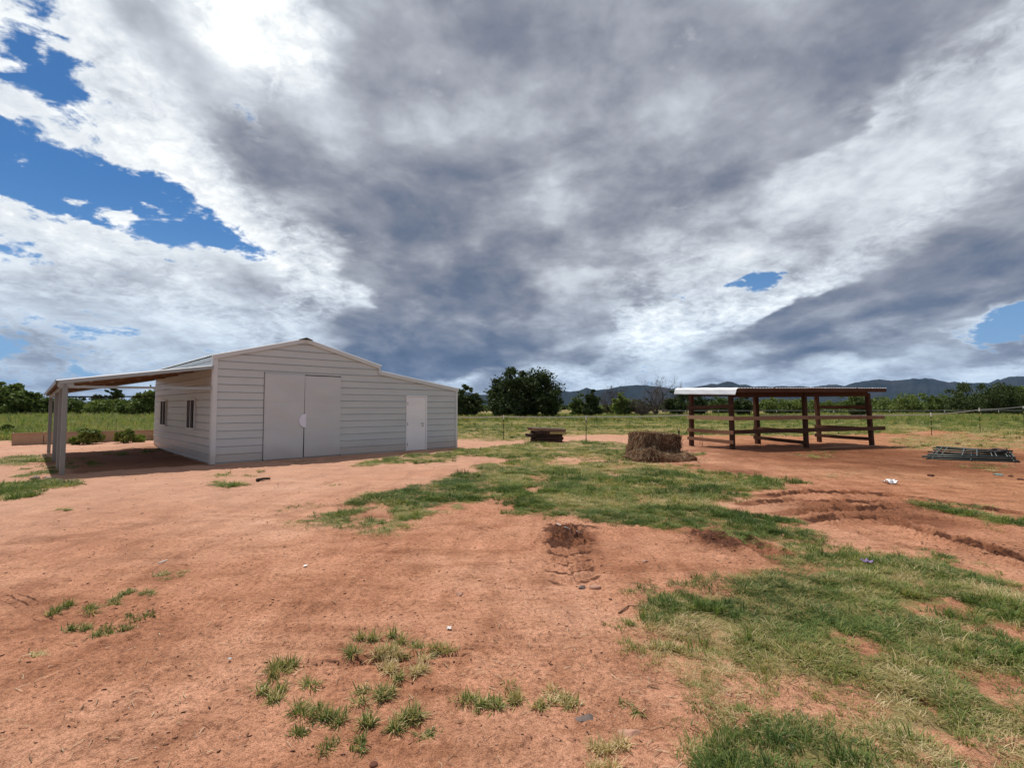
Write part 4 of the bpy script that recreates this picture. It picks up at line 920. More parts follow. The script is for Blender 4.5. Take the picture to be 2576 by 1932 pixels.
# ------------------------------------------------------------------ hay bale (broken)
def build_bale():
    c0 = Vector((4.55, 15.95)); ang = R(14)
    root = empty('hay_bale', (c0.x, c0.y, 0), 'weathered brown broken hay bale lying on the grass before the shelter', 'hay bale')
    ca, sa = math.cos(ang), math.sin(ang)
    def Wd(x, y, z): return (c0.x + x * ca - y * sa, c0.y + x * sa + y * ca, z)
    def lump(nx, ny, nz, fx, name, amp=.05, seed=0):
        # closed box grid, displaced; fx maps unit cube to local metres
        V = {}; vs = []; fs = []
        def vid(i, j, k):
            if (i, j, k) not in V:
                u, v, w = i / nx, j / ny, k / nz; x, y, z = fx(u, v, w)
                n = Vector((u - .5, v - .5, w - .5)); 
                q = np.array([x * 3.1 + seed]), np.array([(y + z * 1.7) * 3.1])
                a = (float(fbm(q[0], q[1], 1.0, 4, 2)[0]) - .5) * 2 * amp + (float(fbm(q[0] * 6, np.array([y * 18 + z * 2.]), 1.0, 2, 4)[0]) - .5) * amp * .9
                m = max(abs(n.x), abs(n.y), abs(n.z)); n2 = Vector([t if abs(t) > .8 * m else 0 for t in n]).normalized()
                P = Vector(Wd(x, y, z)) + Vector((n2.x * ca - n2.y * sa, n2.x * sa + n2.y * ca, n2.z)) * a
                V[(i, j, k)] = len(vs); vs.append(P)
            return V[(i, j, k)]
        for a_, b_, fn in (('x', 0, None),):
            for i in range(nx):
                for j in range(ny):
                    fs.append((vid(i, j, 0), vid(i, j + 1, 0), vid(i + 1, j + 1, 0), vid(i + 1, j, 0))); fs.append((vid(i, j, nz), vid(i + 1, j, nz), vid(i + 1, j + 1, nz), vid(i, j + 1, nz)))
            for i in range(nx):
                for k in range(nz):
                    fs.append((vid(i, 0, k), vid(i + 1, 0, k), vid(i + 1, 0, k + 1), vid(i, 0, k + 1))); fs.append((vid(i, ny, k), vid(i, ny, k + 1), vid(i + 1, ny, k + 1), vid(i + 1, ny, k)))
            for j in range(ny):
                for k in range(nz):
                    fs.append((vid(0, j, k), vid(0, j, k + 1), vid(0, j + 1, k + 1), vid(0, j + 1, k))); fs.append((vid(nx, j, k), vid(nx, j + 1, k), vid(nx, j + 1, k + 1), vid(nx, j, k + 1)))
        b = MB(); b.add(vs, fs); return b.build(name, M['hay'], root)
    def upper(u, v, w):
        x = -.62 + 1.35 * u; y = -.28 + 1.0 * v; top = .86 - .10 * u ** 2 - .04 * v - .12 * max(0, u - .75)
        z = .08 + (top - .08) * w
        x += (.10 - .16 * w) * (u < .5) * (1 - 2 * u) * -1 + (.12 * (w) * (u > .5) * (2 * u - 1)); y += .06 * (1 - w) * -(v < .5)
        if v < .5 and u > .35: y += .22 * (1 - 2 * v) * sstep(u, .33, .45)
        return x, y, z
    def slab(u, v, w):
        x = -.88 + 1.85 * u; y = -.80 + 1.4 * v; r_ = min(u, 1 - u, v, 1 - v) * 2
        y += .25 * abs(u - .45) * (v < .5); z = -.08 + w * (.08 + .25 * min(1, r_ * 3 + .35) + .06 * math.sin(u * 7))
        return x, y, z
    def heap(u, v, w):
        x = -1.0 + .75 * u; y = -.75 + .9 * v; r_ = min(u, 1 - u, v, 1 - v) * 2
        return x, y, -.05 + w * (.10 + .44 * min(1, r_ * 2 + .25) * (.55 + .45 * u))
    lump(40, 28, 26, upper, 'bale_block', .085, 1); lump(44, 34, 6, slab, 'spilled_layer', .045, 5); lump(22, 24, 10, heap, 'fallen_flake', .07, 9)
    # loose stems over everything
    N = 9000; V = []; F = []; tint = []
    for i in range(N):
        k = rng.random()
        if k < .30:   # left/front vertical stems
            u = rng.random(); x, y, z = upper(u * .42, 0, rng.random()) if rng.random() < .6 else upper(0, rng.random(), rng.random())
            d = Vector((rng.normal(0, .25), rng.normal(0, .25), -1)); o = Vector((-.02, -.05, 0)); ln = rng.uniform(.08, .30)
        elif k < .42: x, y, z = upper(rng.random(), rng.random(), 1); d = Vector((rng.normal(), rng.normal(), rng.normal(0, .3))); o = Vector((0, 0, .02)); ln = rng.uniform(.05, .16)
        elif k < .54: x, y, z = upper(rng.uniform(.42, 1), 0, rng.random()); d = Vector((rng.normal(0, .8), -.1, rng.normal(0, .5))); o = Vector((0, -.04, 0)); ln = rng.uniform(.05, .14)
        elif k < .78: x, y, z = slab(rng.random(), rng.random(), 1); d = Vector((rng.normal(), rng.normal(), rng.normal(.1, .35))); o = Vector((0, 0, .02)); ln = rng.uniform(.05, .20)
        elif k < .95: x, y, z = heap(rng.random(), rng.random(), 1); d = Vector((rng.normal(0, .5), rng.normal(0, .5), -1)); o = Vector((0, -.02, .03)); ln = rng.uniform(.06, .22)
        else:
            t = rng.random() * 2 * math.pi; rr_ = rng.normal(1, .22); x, y, z = .1 + 1.15 * math.cos(t) * rr_, -.1 + .95 * math.sin(t) * rr_, .015; d = Vector((rng.normal(), rng.normal(), .08)); o = Vector((0, 0, .01)); ln = rng.uniform(.05, .20)
        d.normalize(); d = Vector((d.x * ca - d.y * sa, d.x * sa + d.y * ca, d.z))
        p = Vector(Wd(x + o.x, y + o.y, z + o.z)) + Vector(rng.normal(0, .012, 3)); q = p + d * ln + Vector(rng.normal(0, .02, 3)); s_ = d.cross(Vector(rng.normal(size=3))).normalized() * rng.uniform(.0022, .005)
        mid = (p + q) / 2 + Vector(rng.normal(0, .012, 3)); a = len(V); V += [p - s_, p + s_, mid + s_, mid - s_, q]; F += [(a, a + 1, a + 2), (a, a + 2, a + 3), (a + 3, a + 2, a + 4)]; tint += [rng.random()] * 5
    V = np.array([v[:] for v in V]); F = np.array(F)
    tag(mesh_np('loose_stems', V, F, M['straw_brown'], root, {'tint': ('POINT', tint)}), kind='stuff')
M['straw_brown'] = mat('brown_straw', m_leafy([(0, (.035, .018, .010)), (.30, (.10, .052, .028)), (.6, (.24, .145, .082)), (.85, (.38, .27, .175)), (1, (.52, .43, .32))], .1, rough=.9))
build_bale()

# ------------------------------------------------------------------ corral panels lying on the ground
def build_panels():
    A, B_, C_, D_ = Vector((13.35, 16.35)), Vector((15.28, 15.45)), Vector((17.35, 17.75)), Vector((16.5, 19.75))
    def panel(label, z, sh, q0, q1, nl, m, rows, cross, r=.022):
        root = empty('corral_panel', (A.x + sh[0], A.y + sh[1], z), label, 'panel', 'corral panels lying flat in a pile')
        def P(u, v): 
            p = (A.lerp(D_, v)).lerp(B_.lerp(C_, v), u); return Vector((p.x + sh[0], p.y + sh[1], z))
        for v in rows:
            b = MB(); b.tube([P(q0, v), P(q1, v)], r, 8); b.build('long_tube', M[m], root, smooth=True)
        for u in cross:
            b = MB(); b.tube([P(u, rows[0]) + Vector((0, 0, .02)), P(u, rows[-1]) + Vector((0, 0, .02))], .016, 6); b.build('cross_bar', M['panel_grey'], root, smooth=True)
        return P, root
    panel('lowest dark tubular steel panel, showing at the front edge of the pile', .03, (-.25, -.30), -.02, 1.03, 6, 'panel_steel', (0, .13, .62, .98), (.06, .5, .97))
    panel('middle dark tubular steel panel in the flat pile right of the shelter', .075, (-.12, -.12), -.06, 1.0, 6, 'panel_steel', (.0, .06, .52, 1.0), (.03, .97))
    P, root = panel('topmost tubular steel panel with grey cross bars, lying on the pile', .125, (0, 0), .0, 1.0, 6, 'panel_steel', (0, .05, .55, .93, 1.0), (.09, .17, .41, .58, .75, .80, .92, .99))
    # coiled hose on top
    b = MB(); c = P(.86, .48); pts = []
    for i in range(90):
        a = i / 90 * 2 * math.pi * 4; rr_ = .17 + .05 * math.sin(i * .13); pts.append(c + Vector((math.cos(a) * rr_ * 1.2, math.sin(a) * rr_ * 1.6, .04 + .0012 * i + .02 * math.sin(a * 2.3))))
    b.tube(pts, .017, 6); o = b.build('coiled_hose', M['black_metal'], smooth=True); tag(o, 'dark coil of hose lying on top of the steel panels', 'hose')
build_panels()

# ------------------------------------------------------------------ raised bed behind the carport
def build_bed():
    a = gp(30, 1121); c = gp(384, 1108); d = (c - a).normalized(); n = Vector((-d.y, d.x, 0))
    if n.y < 0: n = -n
    root = empty('raised_bed', a, 'long low wooden raised bed of upright sheets beyond the carport', 'raised bed')
    L_ = (c - a).length + 3.5; H_ = .50; x = 0; i = 0; Ws = [1.0, .7, .62, .75, 1.1, .9, 1.0, .8, 1.2, .8, .9]
    while x < L_ and i < 14:
        w = Ws[i % 11]; y0 = random.uniform(-.012, .012); p = a + d * (x + .01) + n * y0; q = a + d * (x + w - .01) + n * (y0 + random.uniform(-.01, .01))
        b = MB(); b.beam(p + Vector((0, 0, H_ / 2 + random.uniform(-.008, .008))), q + Vector((0, 0, H_ / 2)), .03, H_); b.build('side_board', M['planter'], root); x += w; i += 1
    b = MB(); b.beam(a + n * .02 + Vector((0, 0, H_ / 2)), a + n * 1.6 + Vector((0, 0, H_ / 2)), .03, H_); b.build('end_board', M['planter'], root)
    b = MB(); b.beam(a + n * .0 + Vector((0, 0, H_ + .02)), a + d * L_ + Vector((0, 0, H_ + .02)), .10, .03); b.build('top_rail', M['planter'], root)
    b = MB(); b.beam(a + n * .8 + Vector((0, 0, .21)), a + n * .8 + d * L_ + Vector((0, 0, .21)), 1.54, .42); b.build('soil', M['clod'], root)
    return a, d, n
BED = build_bed()

# ------------------------------------------------------------------ trees and bushes
def leaf_cloud(blobs, n, size, rs, flat_=.9, tint_top=True, elong=1.6):
    """leaf clumps scattered through a set of ellipsoids (cx,cy,cz,rx,ry,rz); denser near their skins, with holes"""
    B = np.array(blobs, float); vol = (B[:, 3] * B[:, 4] * B[:, 5]) ** .66; pr_ = vol / vol.sum()
    k = rs.choice(len(B), n, p=pr_); d = rs.normal(size=(n, 3)); d /= np.linalg.norm(d, axis=1)[:, None]
    rad = rs.random(n) ** .42 * (1 + .14 * rs.normal(size=n))
    P = B[k, :3] + d * rad[:, None] * B[k, 3:6]
    # holes and clumps
    nz = fbm(P[:, 0] + P[:, 2] * .7, P[:, 1] + P[:, 2] * 1.3, 1.1, 2, 3); keep = (nz > .34) & (P[:, 2] > .02); P = P[keep]; nz = nz[keep]; d = d[keep]; m = len(P)
    # small branches of leaves: each clump becomes a few faces
    s = size * rs.uniform(.5, 1.3, m)
    a = rs.normal(size=(m, 3)); a = a + d * .6; a /= np.linalg.norm(a, axis=1)[:, None]
    t = rs.normal(size=(m, 3)); b = np.cross(a, t); b /= np.linalg.norm(b, axis=1)[:, None]
    a *= (s * elong * .5)[:, None]; b *= (s * .42)[:, None]
    V = np.stack([P - a, P + b * .9 - a * .15, P + a, P - b + a * .1], 1).reshape(-1, 3)
    F = np.arange(4 * m).reshape(-1, 4)
    tint = np.clip(.25 + .5 * rs.random(m) + .5 * (nz - .5), 0, 1).repeat(4)
    return V, F, tint
def twigs(rs, base, tips, r0=.04, per=1):
    b = MB()
    for t in tips:
        p = Vector(base); q = Vector(t); pts = []; nseg = 6
        for i in range(nseg + 1):
            u = i / nseg; c = p.lerp(q, u); c += Vector(rs.normal(0, .05, 3)) * (q - p).length * .35 * math.sin(math.pi * u); c.z += .12 * (q - p).length * math.sin(math.pi * u); pts.append(c)
        b.tube(pts, [r0 * (1 - .85 * i / nseg) for i in range(nseg + 1)], 5, False)
    return b
def crown_blobs(rs, w, h, z0, n, dens=1.0):
    L = []
    for i in range(n):
        a = rs.random() * 2 * math.pi; rr_ = math.sqrt(rs.random()) * .40 * w; zc = z0 + (h - z0) * rs.uniform(.25, .85) * (1 - .45 * (rr_ / (.5 * w)) ** 2)
        s_ = rs.uniform(.13, .24) * w; L.append((rr_ * math.cos(a), rr_ * math.sin(a), zc, s_, s_, min(s_ * .8, (h - z0) * .4)))
    L.append((0, 0, z0 + (h - z0) * .40, w * .30, w * .30, (h - z0) * .36))
    for i in range(int(n * 1.7)):
        a = rs.random() * 6.283; e = rs.uniform(.15, 1.35); q = rs.uniform(.86, 1.12); s_ = rs.uniform(.045, .10) * w
        L.append((math.cos(a) * math.cos(e) * .46 * w * q, math.sin(a) * math.cos(e) * .46 * w * q, z0 + (h - z0) * (.40 + .56 * math.sin(e) * q), s_, s_, s_ * .75))
    return L
def make_tree(name, label, cat, x, y, w, h, z0=0.0, n=3000, leaf=.21, m='leaf_dark', seed=1, nb=9, group=None, trunk=.12, limbs=7):
    rs = np.random.default_rng(seed); root = empty(name, (x, y, 0), label, cat, group)
    bl = crown_blobs(rs, w, h, z0, nb); V, F, t = leaf_cloud(bl, int(n * 1.7), leaf, rs)
    zmax = np.percentile(V[:, 2], 99.3); V[:, 2] = V[:, 2] * np.where(V[:, 2] > z0, 1, 1) * (h / max(zmax, .1)); xm = np.percentile(np.abs(V[:, 0]), 98.5); V[:, :2] *= (w / 2) / xm
    o = mesh_np('crown', V, F, M[m], None, {'tint': ('POINT', t)}); o.parent = root
    tips = [(bx * .9, by * .9, bz * .95) for bx, by, bz, *_ in bl[:limbs]]
    b = twigs(rs, (0, 0, -.1), tips, trunk); tk = b.build('trunk', M['bark'], None, True); tk.parent = root
    return root
def copy_tree(src, x, y, sx, sz, rz, label, group=None):
    r = src.copy(); COL.objects.link(r); r.location = (x, y, 0); r.scale = (sx, sx, sz); r.rotation_euler = (0, 0, rz); r['label'] = label
    if group: r['group'] = group
    for ch in src.children:
        c = ch.copy(); COL.objects.link(c); c.parent = r
    return r
def at(px, dist): # ground point at forward distance dist in the direction of photograph column px
    return (px - 1288) / 1273.0 * dist, dist
def hh(py, dist): return CAM_H + (1025 - py) / 1273.0 * dist

def bare_tree(name, label, x, y, w, h, seed, m):
    rs = np.random.default_rng(seed); root = empty(name, (x, y, 0), label, 'tree')
    b = MB(); V = []; F = []; tint = []
    def grow(p, d, ln, r, lv):
        pts = [p]; rr_ = [r]
        for i in range(4):
            d = (d + Vector(rs.normal(0, .16, 3)) + Vector((0, 0, .03))).normalized(); p = p + d * ln / 4; pts.append(p); rr_.append(r * (1 - .16 * (i + 1)))
        if lv < 3: b.tube(pts, rr_, 5, False)
        else:
            for q, q2 in zip(pts[:-1], pts[1:]):
                s_ = (q2 - q).cross(Vector(rs.normal(size=3))).normalized() * max(r, .013); a = len(V); V.extend([q - s_, q + s_, q2]); F.append((a, a + 1, a + 2)); tint.extend([rs.random()] * 3)
        if lv < 6:
            for i in range(3 if lv < 4 else 2):
                q = pts[rs.integers(1, 5)]; nd = (d + Vector(rs.normal(0, .62, 3))).normalized(); grow(q, nd, ln * rs.uniform(.58, .82), r * .58, lv + 1)
    for i in range(6):
        a = i * 1.05 + rs.random(); grow(Vector((rs.normal(0, .1), rs.normal(0, .1), 0)), Vector((math.cos(a) * .55, math.sin(a) * .55, 1)).normalized(), h * .32, .09, 0)
    Vn = np.array([v[:] for v in V]); Bv = np.array([v[:] for v in map(Vector, b.v)])
    sz = h / max(np.percentile(Vn[:, 2], 99.7), .1); sx = (w / 2) / np.percentile(np.abs(Vn[:, 0]), 98)
    Vn *= [sx, sx, sz]; b.v = [(v[0] * sx, v[1] * sx, v[2] * sz) for v in b.v]
    o = mesh_np('twigs', Vn, np.array(F), M[m], None, {'tint': ('POINT', tint)}); o.parent = root
    tk = b.build('trunk', M['twig_brown' if m == 'twig_brown' else 'bark'], None, True); tk.parent = root
    return root

def build_trees():
    P = lambda l, r, d: ((l + r) / 2, (r - l) / 1273.0 * d)
    def T(l, r, top, d, label, name='tree', cat='tree', **k):
        cx, w = P(l, r, d); x, y = at(cx, d); return make_tree(name, label, cat, x, y, w, hh(top, d), **k)
    T(1126, 1208, 971, 72, 'dense dark green tree rising directly behind the barn\'s right end', n=7000, seed=11, leaf=.22, nb=9)
    # the big tree
    T(1236, 1400, 934, 74, 'largest dark green tree, broad and ragged, standing behind the tape fence', n=26000, seed=25, leaf=.22, nb=17, trunk=.2, limbs=14)
    T(1222, 1300, 975, 73, 'lower dark bush leaning from the left flank of the largest tree', 'bush', 'bush', n=6000, seed=13, nb=7)
    T(1345, 1420, 983, 72.5, 'lower dark bush spreading from the right flank of the largest tree', 'bush', 'bush', n=6000, seed=14, nb=7)
    T(1436, 1480, 992, 78, 'pale green small mesquite left of the dark round one', n=3500, seed=15, m='leaf_mid')
    T(1462, 1510, 983, 74, 'dark round-topped small mesquite beside the pale green one', n=6000, seed=16)
    x, y = at(1541, 88); bare_tree('bare_tree', 'brown leafless tree between two green bushes in the middle distance', x, y, 5.2, hh(966, 88), 3, 'twig_brown')
    T(1543, 1600, 991, 80, 'round green bush between the two leafless trees', 'bush', 'bush', n=5000, seed=17, m='leaf_mid')
    x, y = at(1650, 80); bare_tree('bare_tree', 'tall grey leafless tree left of the shelter roof', x, y, 5.4, hh(944, 80), 8, 'twig')
    x, y = at(1612, 78); bare_tree('bare_tree', 'low grey brush of dead branches at the foot of the tall leafless tree', x, y, 3.6, hh(998, 78), 9, 'twig')
    T(1600, 1640, 1005, 86, 'small dark bush half hidden behind the grey brush', 'bush', 'bush', n=2500, seed=18)
    x, y = at(1712, 92); bare_tree('bare_tree', 'dark twiggy treetop poking up behind the shelter\'s left corner', x, y, 2.6, hh(963, 92), 10, 'twig_brown')
    T(1672, 1736, 985, 84, 'dark green tree at the shelter\'s left roof corner', n=6000, seed=19)
    T(1730, 1790, 990, 88, 'dark tree seen through the shelter\'s left bay', n=5000, seed=20)
    T(1775, 1845, 1000, 100, 'mid green bush beyond the shelter\'s left bay, paler than its neighbours', 'bush', 'bush', n=5000, seed=21, m='leaf_mid')
    T(1845, 1900, 998, 80, 'dark bush seen just right of the shelter\'s front left post', 'bush', 'bush', n=5500, seed=22)
    T(1905, 1975, 1003, 92, 'grey green bush seen through the shelter\'s middle bay', 'bush', 'bush', n=5500, seed=23, m='leaf_mid')
    T(1962, 2050, 1005, 96, 'wide low green bush seen through the right part of the shelter\'s middle bay', 'bush', 'bush', n=6000, seed=24, m='leaf_mid')
    T(2090, 2190, 990, 100, 'wide dark tree seen through the shelter\'s right bay', n=6500, seed=27, m='leaf_mid')
    T(2135, 2180, 1000, 76, 'small black-green tree close behind the shelter\'s front right post', n=4500, seed=28)
    T(2175, 2260, 1000, 120, 'low green bush just right of the shelter\'s right post', 'bush', 'bush', n=4500, seed=29, m='leaf_mid')
    T(2255, 2340, 991, 110, 'rounded green bush left of the large tree at the right', 'bush', 'bush', n=5500, seed=30, m='leaf_mid')
    T(2320, 2400, 995, 104, 'dark low bush against the left foot of the large tree at the right', 'bush', 'bush', n=5500, seed=31, m='leaf_mid')
    T(2388, 2548, 967, 92, 'largest tree at the right, wide and flat-topped with layered foliage', n=16000, seed=32, nb=15, m='leaf_dark', trunk=.18)
    T(2540, 2620, 970, 98, 'dark tree cut off by the right edge of the view', n=6500, seed=33, m='leaf_mid')
    T(2610, 2720, 975, 98, 'dark tree outside the right edge, beyond the one cut off there', n=3000, seed=34)
    # left side
    T(-60, 60, 966, 62, 'tallest dark mesquite at the far left edge', n=13000, seed=41, nb=13, trunk=.15, m='leaf_mid')
    T(40, 128, 990, 60, 'dark mesquite left of the carport posts', n=9000, seed=42, nb=10, m='leaf_mid')
    T(150, 250, 1003, 66, 'wide green bush seen through the left half of the carport', 'bush', 'bush', n=8000, seed=43, m='leaf_mid')
    T(245, 306, 979, 72, 'dark taller tree with open top seen through the carport', n=5500, seed=44)
    T(235, 330, 1007, 63, 'low green bush in front of the open-topped tree behind the carport', 'bush', 'bush', n=7500, seed=45, m='leaf_mid')
    T(345, 420, 978, 60, 'green tree rising behind the barn\'s rear left corner', n=7000, seed=46, m='leaf_mid')
    T(300, 372, 1010, 62, 'low green bush next to the barn\'s rear left corner', 'bush', 'bush', n=6500, seed=47, m='leaf_mid')
    T(-160, -50, 975, 62, 'mesquite outside the left edge, beyond the tallest one', n=5000, seed=48)
    # bushes in front of and in the raised bed
    def N(px, py, wpx, top, label, seed, m='leaf_mid', name='bush'):
        g = gp(px, py); d = g.y; make_tree(name, label, 'bush', g.x, g.y, wpx / 1273 * d, hh(top, d), n=2600, leaf=.09, m=m, seed=seed, nb=7, trunk=.02, limbs=5)
    N(222, 1117, 46, 1080, 'leafy dark weed bush growing against the raised bed, left one', 51); N(315, 1115, 44, 1081, 'leafy dark weed bush growing against the raised bed, right one', 52)
    N(14, 1100, 36, 1070, 'small bush left of the raised bed\'s end, at the picture edge', 53); N(350, 1113, 26, 1095, 'low pale weed bush nearest the barn along the raised bed', 54, 'leaf_light')
    N(188, 1118, 24, 1100, 'low pale weed bush at the raised bed just right of the carport posts', 55, 'leaf_light')
    # far wood, one mass
    rs = np.random.default_rng(77); V = []; F = []; t = []; k = 0
    for i in range(560):
        px = rs.uniform(-900, 3600) if i < 420 else rs.uniform(1950, 2900); d = rs.uniform(150, 420) if i < 420 else rs.uniform(112, 180)
        if -50 < px < 1210: d = rs.uniform(90, 260)
        x, y = at(px, d); w = rs.uniform(4, 9); h_ = rs.uniform(2.2, 3.6) * (1 + (d > 250) * .3)
        v, f, tt = leaf_cloud([(0, 0, h_ * .45, w * .5, w * .5, h_ * .5), (w * .3, 0, h_ * .4, w * .4, w * .4, h_ * .42)], 420, .55 + d * .0012, rs)
        v += [x, y, 0]; V.append(v); F.append(f + k); t.append(np.clip(tt * .8 + rs.uniform(-.2, .2), 0, 1)); k += len(v)
    tag(mesh_np('far_scrub', np.concatenate(V), np.concatenate(F), M['leaf_mid'], None, {'tint': ('POINT', np.concatenate(t))}), 'green desert scrub stretching along the foot of the mountains', 'scrub', kind='stuff')
build_trees()

# ------------------------------------------------------------------ grass, weeds, pebbles (uncountable)
PROTO = bpy.data.collections.new('plant_sources')       # never linked: only a source of blades
def blade_set(n, hgt, spread, lean, width, seed, tlo, thi, drop=.0):
    rs = np.random.default_rng(seed); V = []; F = []; t = []
    for i in range(n):
        a = rs.random() * 6.283; r_ = spread * math.sqrt(rs.random()); b = Vector((r_ * math.cos(a), r_ * math.sin(a), -.01))
        a2 = a + rs.normal(0, .9); h = hgt * rs.uniform(.45, 1.15); l = lean * rs.uniform(.4, 1.4) * h; d = Vector((math.cos(a2), math.sin(a2), 0)); s_ = Vector((-d.y, d.x, 0)) * width * rs.uniform(.6, 1.2)
        p1 = b + d * l * .35 + Vector((0, 0, h * .55)); p2 = b + d * l + Vector((0, 0, h * (1 - drop * rs.random()))); k = len(V)
        V += [b - s_, b + s_, p1 + s_ * .8, p1 - s_ * .8, p2]; F += [(k, k + 1, k + 2), (k, k + 2, k + 3), (k + 3, k + 2, k + 4)]
        tv = rs.uniform(tlo, thi); t += [tv * .85, tv * .85, tv, tv, min(1, tv + .1)]
    return np.array([v[:] for v in V]), np.array(F), t
def proto(name, arr):
    V, F, t = arr; o = mesh_np(name, V, F, M['grass'], None, {'tint': ('POINT', t)}); COL.objects.unlink(o); PROTO.objects.link(o); return o
kinds = [  # n, height, spread, lean, width, tint range
    (34, .032, .070, 1.9, .0024, .06, .50), (30, .046, .06, 1.4, .0026, .12, .58), (36, .024, .085, 2.8, .0024, .10, .66), (26, .065, .05, .8, .0026, .05, .40),
    (34, .026, .085, 3.0, .0018, .62, .98), (24, .048, .06, 1.6, .0017, .66, 1.0), (36, .022, .095, 3.2, .0026, .02, .42), (24, .10, .045, .6, .0030, .10, .42)]
for i, k in enumerate(kinds): proto('%02d' % i, blade_set(k[0], k[1], k[2], k[3], k[4], 100 + i, k[5], k[6], .5))
def scatter_group():
    ng = bpy.data.node_groups.new('scatter', 'GeometryNodeTree')
    ng.interface.new_socket('Geometry', in_out='INPUT', socket_type='NodeSocketGeometry'); ng.interface.new_socket('Geometry', in_out='OUTPUT', socket_type='NodeSocketGeometry')
    N = ng.nodes; gi = N.new('NodeGroupInput'); go = N.new('NodeGroupOutput'); ip = N.new('GeometryNodeInstanceOnPoints'); ci = N.new('GeometryNodeCollectionInfo')
    ci.inputs['Collection'].default_value = PROTO; ci.inputs['Separate Children'].default_value = True; ci.inputs['Reset Children'].default_value = True
    def na(nm, ty):
        n = N.new('GeometryNodeInputNamedAttribute'); n.data_type = ty; n.inputs['Name'].default_value = nm; return n.outputs['Attribute']
    L = ng.links; L.new(gi.outputs[0], ip.inputs['Points']); L.new(ci.outputs[0], ip.inputs['Instance']); ip.inputs['Pick Instance'].default_value = True
    L.new(na('idx', 'INT'), ip.inputs['Instance Index']); L.new(na('rot', 'FLOAT_VECTOR'), ip.inputs['Rotation']); L.new(na('scl', 'FLOAT_VECTOR'), ip.inputs['Scale']); L.new(ip.outputs[0], go.inputs[0])
    return ng
SCAT = scatter_group()
def scatter(name, P, idx, rot, scl, label, cat):
    P = np.asarray(P); hue = (fbm(P[:, 0], P[:, 1], .9, 3, 2) - .5) * .9 + (fbm(P[:, 0], P[:, 1], 6, 2, 5) - .5) * .5 + rng.normal(0, .05, len(P))
    hue = np.where(np.isin(idx, (4, 5)), hue * .4, hue - .02)
    if name == 'tall_weeds': hue = .22 + hue * .6
    me = bpy.data.meshes.new(name); me.vertices.add(len(P)); me.vertices.foreach_set('co', np.asarray(P, np.float32).ravel())
    a = me.attributes.new('hue', 'FLOAT', 'POINT'); a.data.foreach_set('value', np.asarray(hue, np.float32))
    a = me.attributes.new('idx', 'INT', 'POINT'); a.data.foreach_set('value', np.asarray(idx, np.int32))
    a = me.attributes.new('rot', 'FLOAT_VECTOR', 'POINT'); a.data.foreach_set('vector', np.asarray(rot, np.float32).ravel())
    a = me.attributes.new('scl', 'FLOAT_VECTOR', 'POINT'); a.data.foreach_set('vector', np.asarray(scl, np.float32).ravel()); me.update()
    o = bpy.data.objects.new(name, me); COL.objects.link(o); md = o.modifiers.new('scatter', 'NODES'); md.node_group = SCAT
    return tag(o, label, cat, kind='stuff')
def scatter_zone(N, rmin, rmax, az0, az1, size, dens_pow=1.0, thr=.18):
    r = np.sqrt(rng.random(N) * (rmax ** 2 - rmin ** 2) + rmin ** 2); a = np.radians(rng.uniform(az0, az1, N)); x = r * np.sin(a); y = r * np.cos(a)
    g, st, h = masks(x, y); clump = fbm(x, y, 3.3, 3, 6)
    keep = (rng.random(N) < np.clip((g - thr) * 1.35, 0, 1) ** dens_pow * np.clip(.15 + 2.2 * (clump - .28), .0, 1))
    lx, ly = barn_local(x, y); keep &= ~((lx > -.05) & (lx < 9) & (ly > -.03) & (ly < 8.9))
    x, y, g, st, h = x[keep], y[keep], g[keep], st[keep], h[keep]; n = len(x); z = height(x, y) + np.where(np.hypot(x, y) < 30, g * .02, 0)
    sv = st + (fbm(x, y, 2.4, 3, 7) - .5) * 1.6; isst = rng.random(n) < np.clip(sv, 0, 1) * .85
    tall = fbm(x, y, .8, 3, 1) + rng.normal(0, .12, n)
    idx = np.where(isst, np.where(rng.random(n) < .65, 4, 5), np.select([tall > .74, tall > .60, tall > .45], [np.where(rng.random(n) < .10, 7, 3), 1, rng.choice([0, 2], n)], rng.choice([0, 6, 2], n)))
    s_ = size * rng.uniform(.55, 1.35, n) * (.75 + .5 * g) * (.7 + .3 * h)
    rot = np.stack([rng.normal(0, .12, n), rng.normal(0, .12, n), rng.uniform(0, 6.28, n)], 1)
    return np.stack([x, y, z], 1), idx, rot, np.stack([s_, s_, s_ * rng.uniform(.8, 1.2, n)], 1)
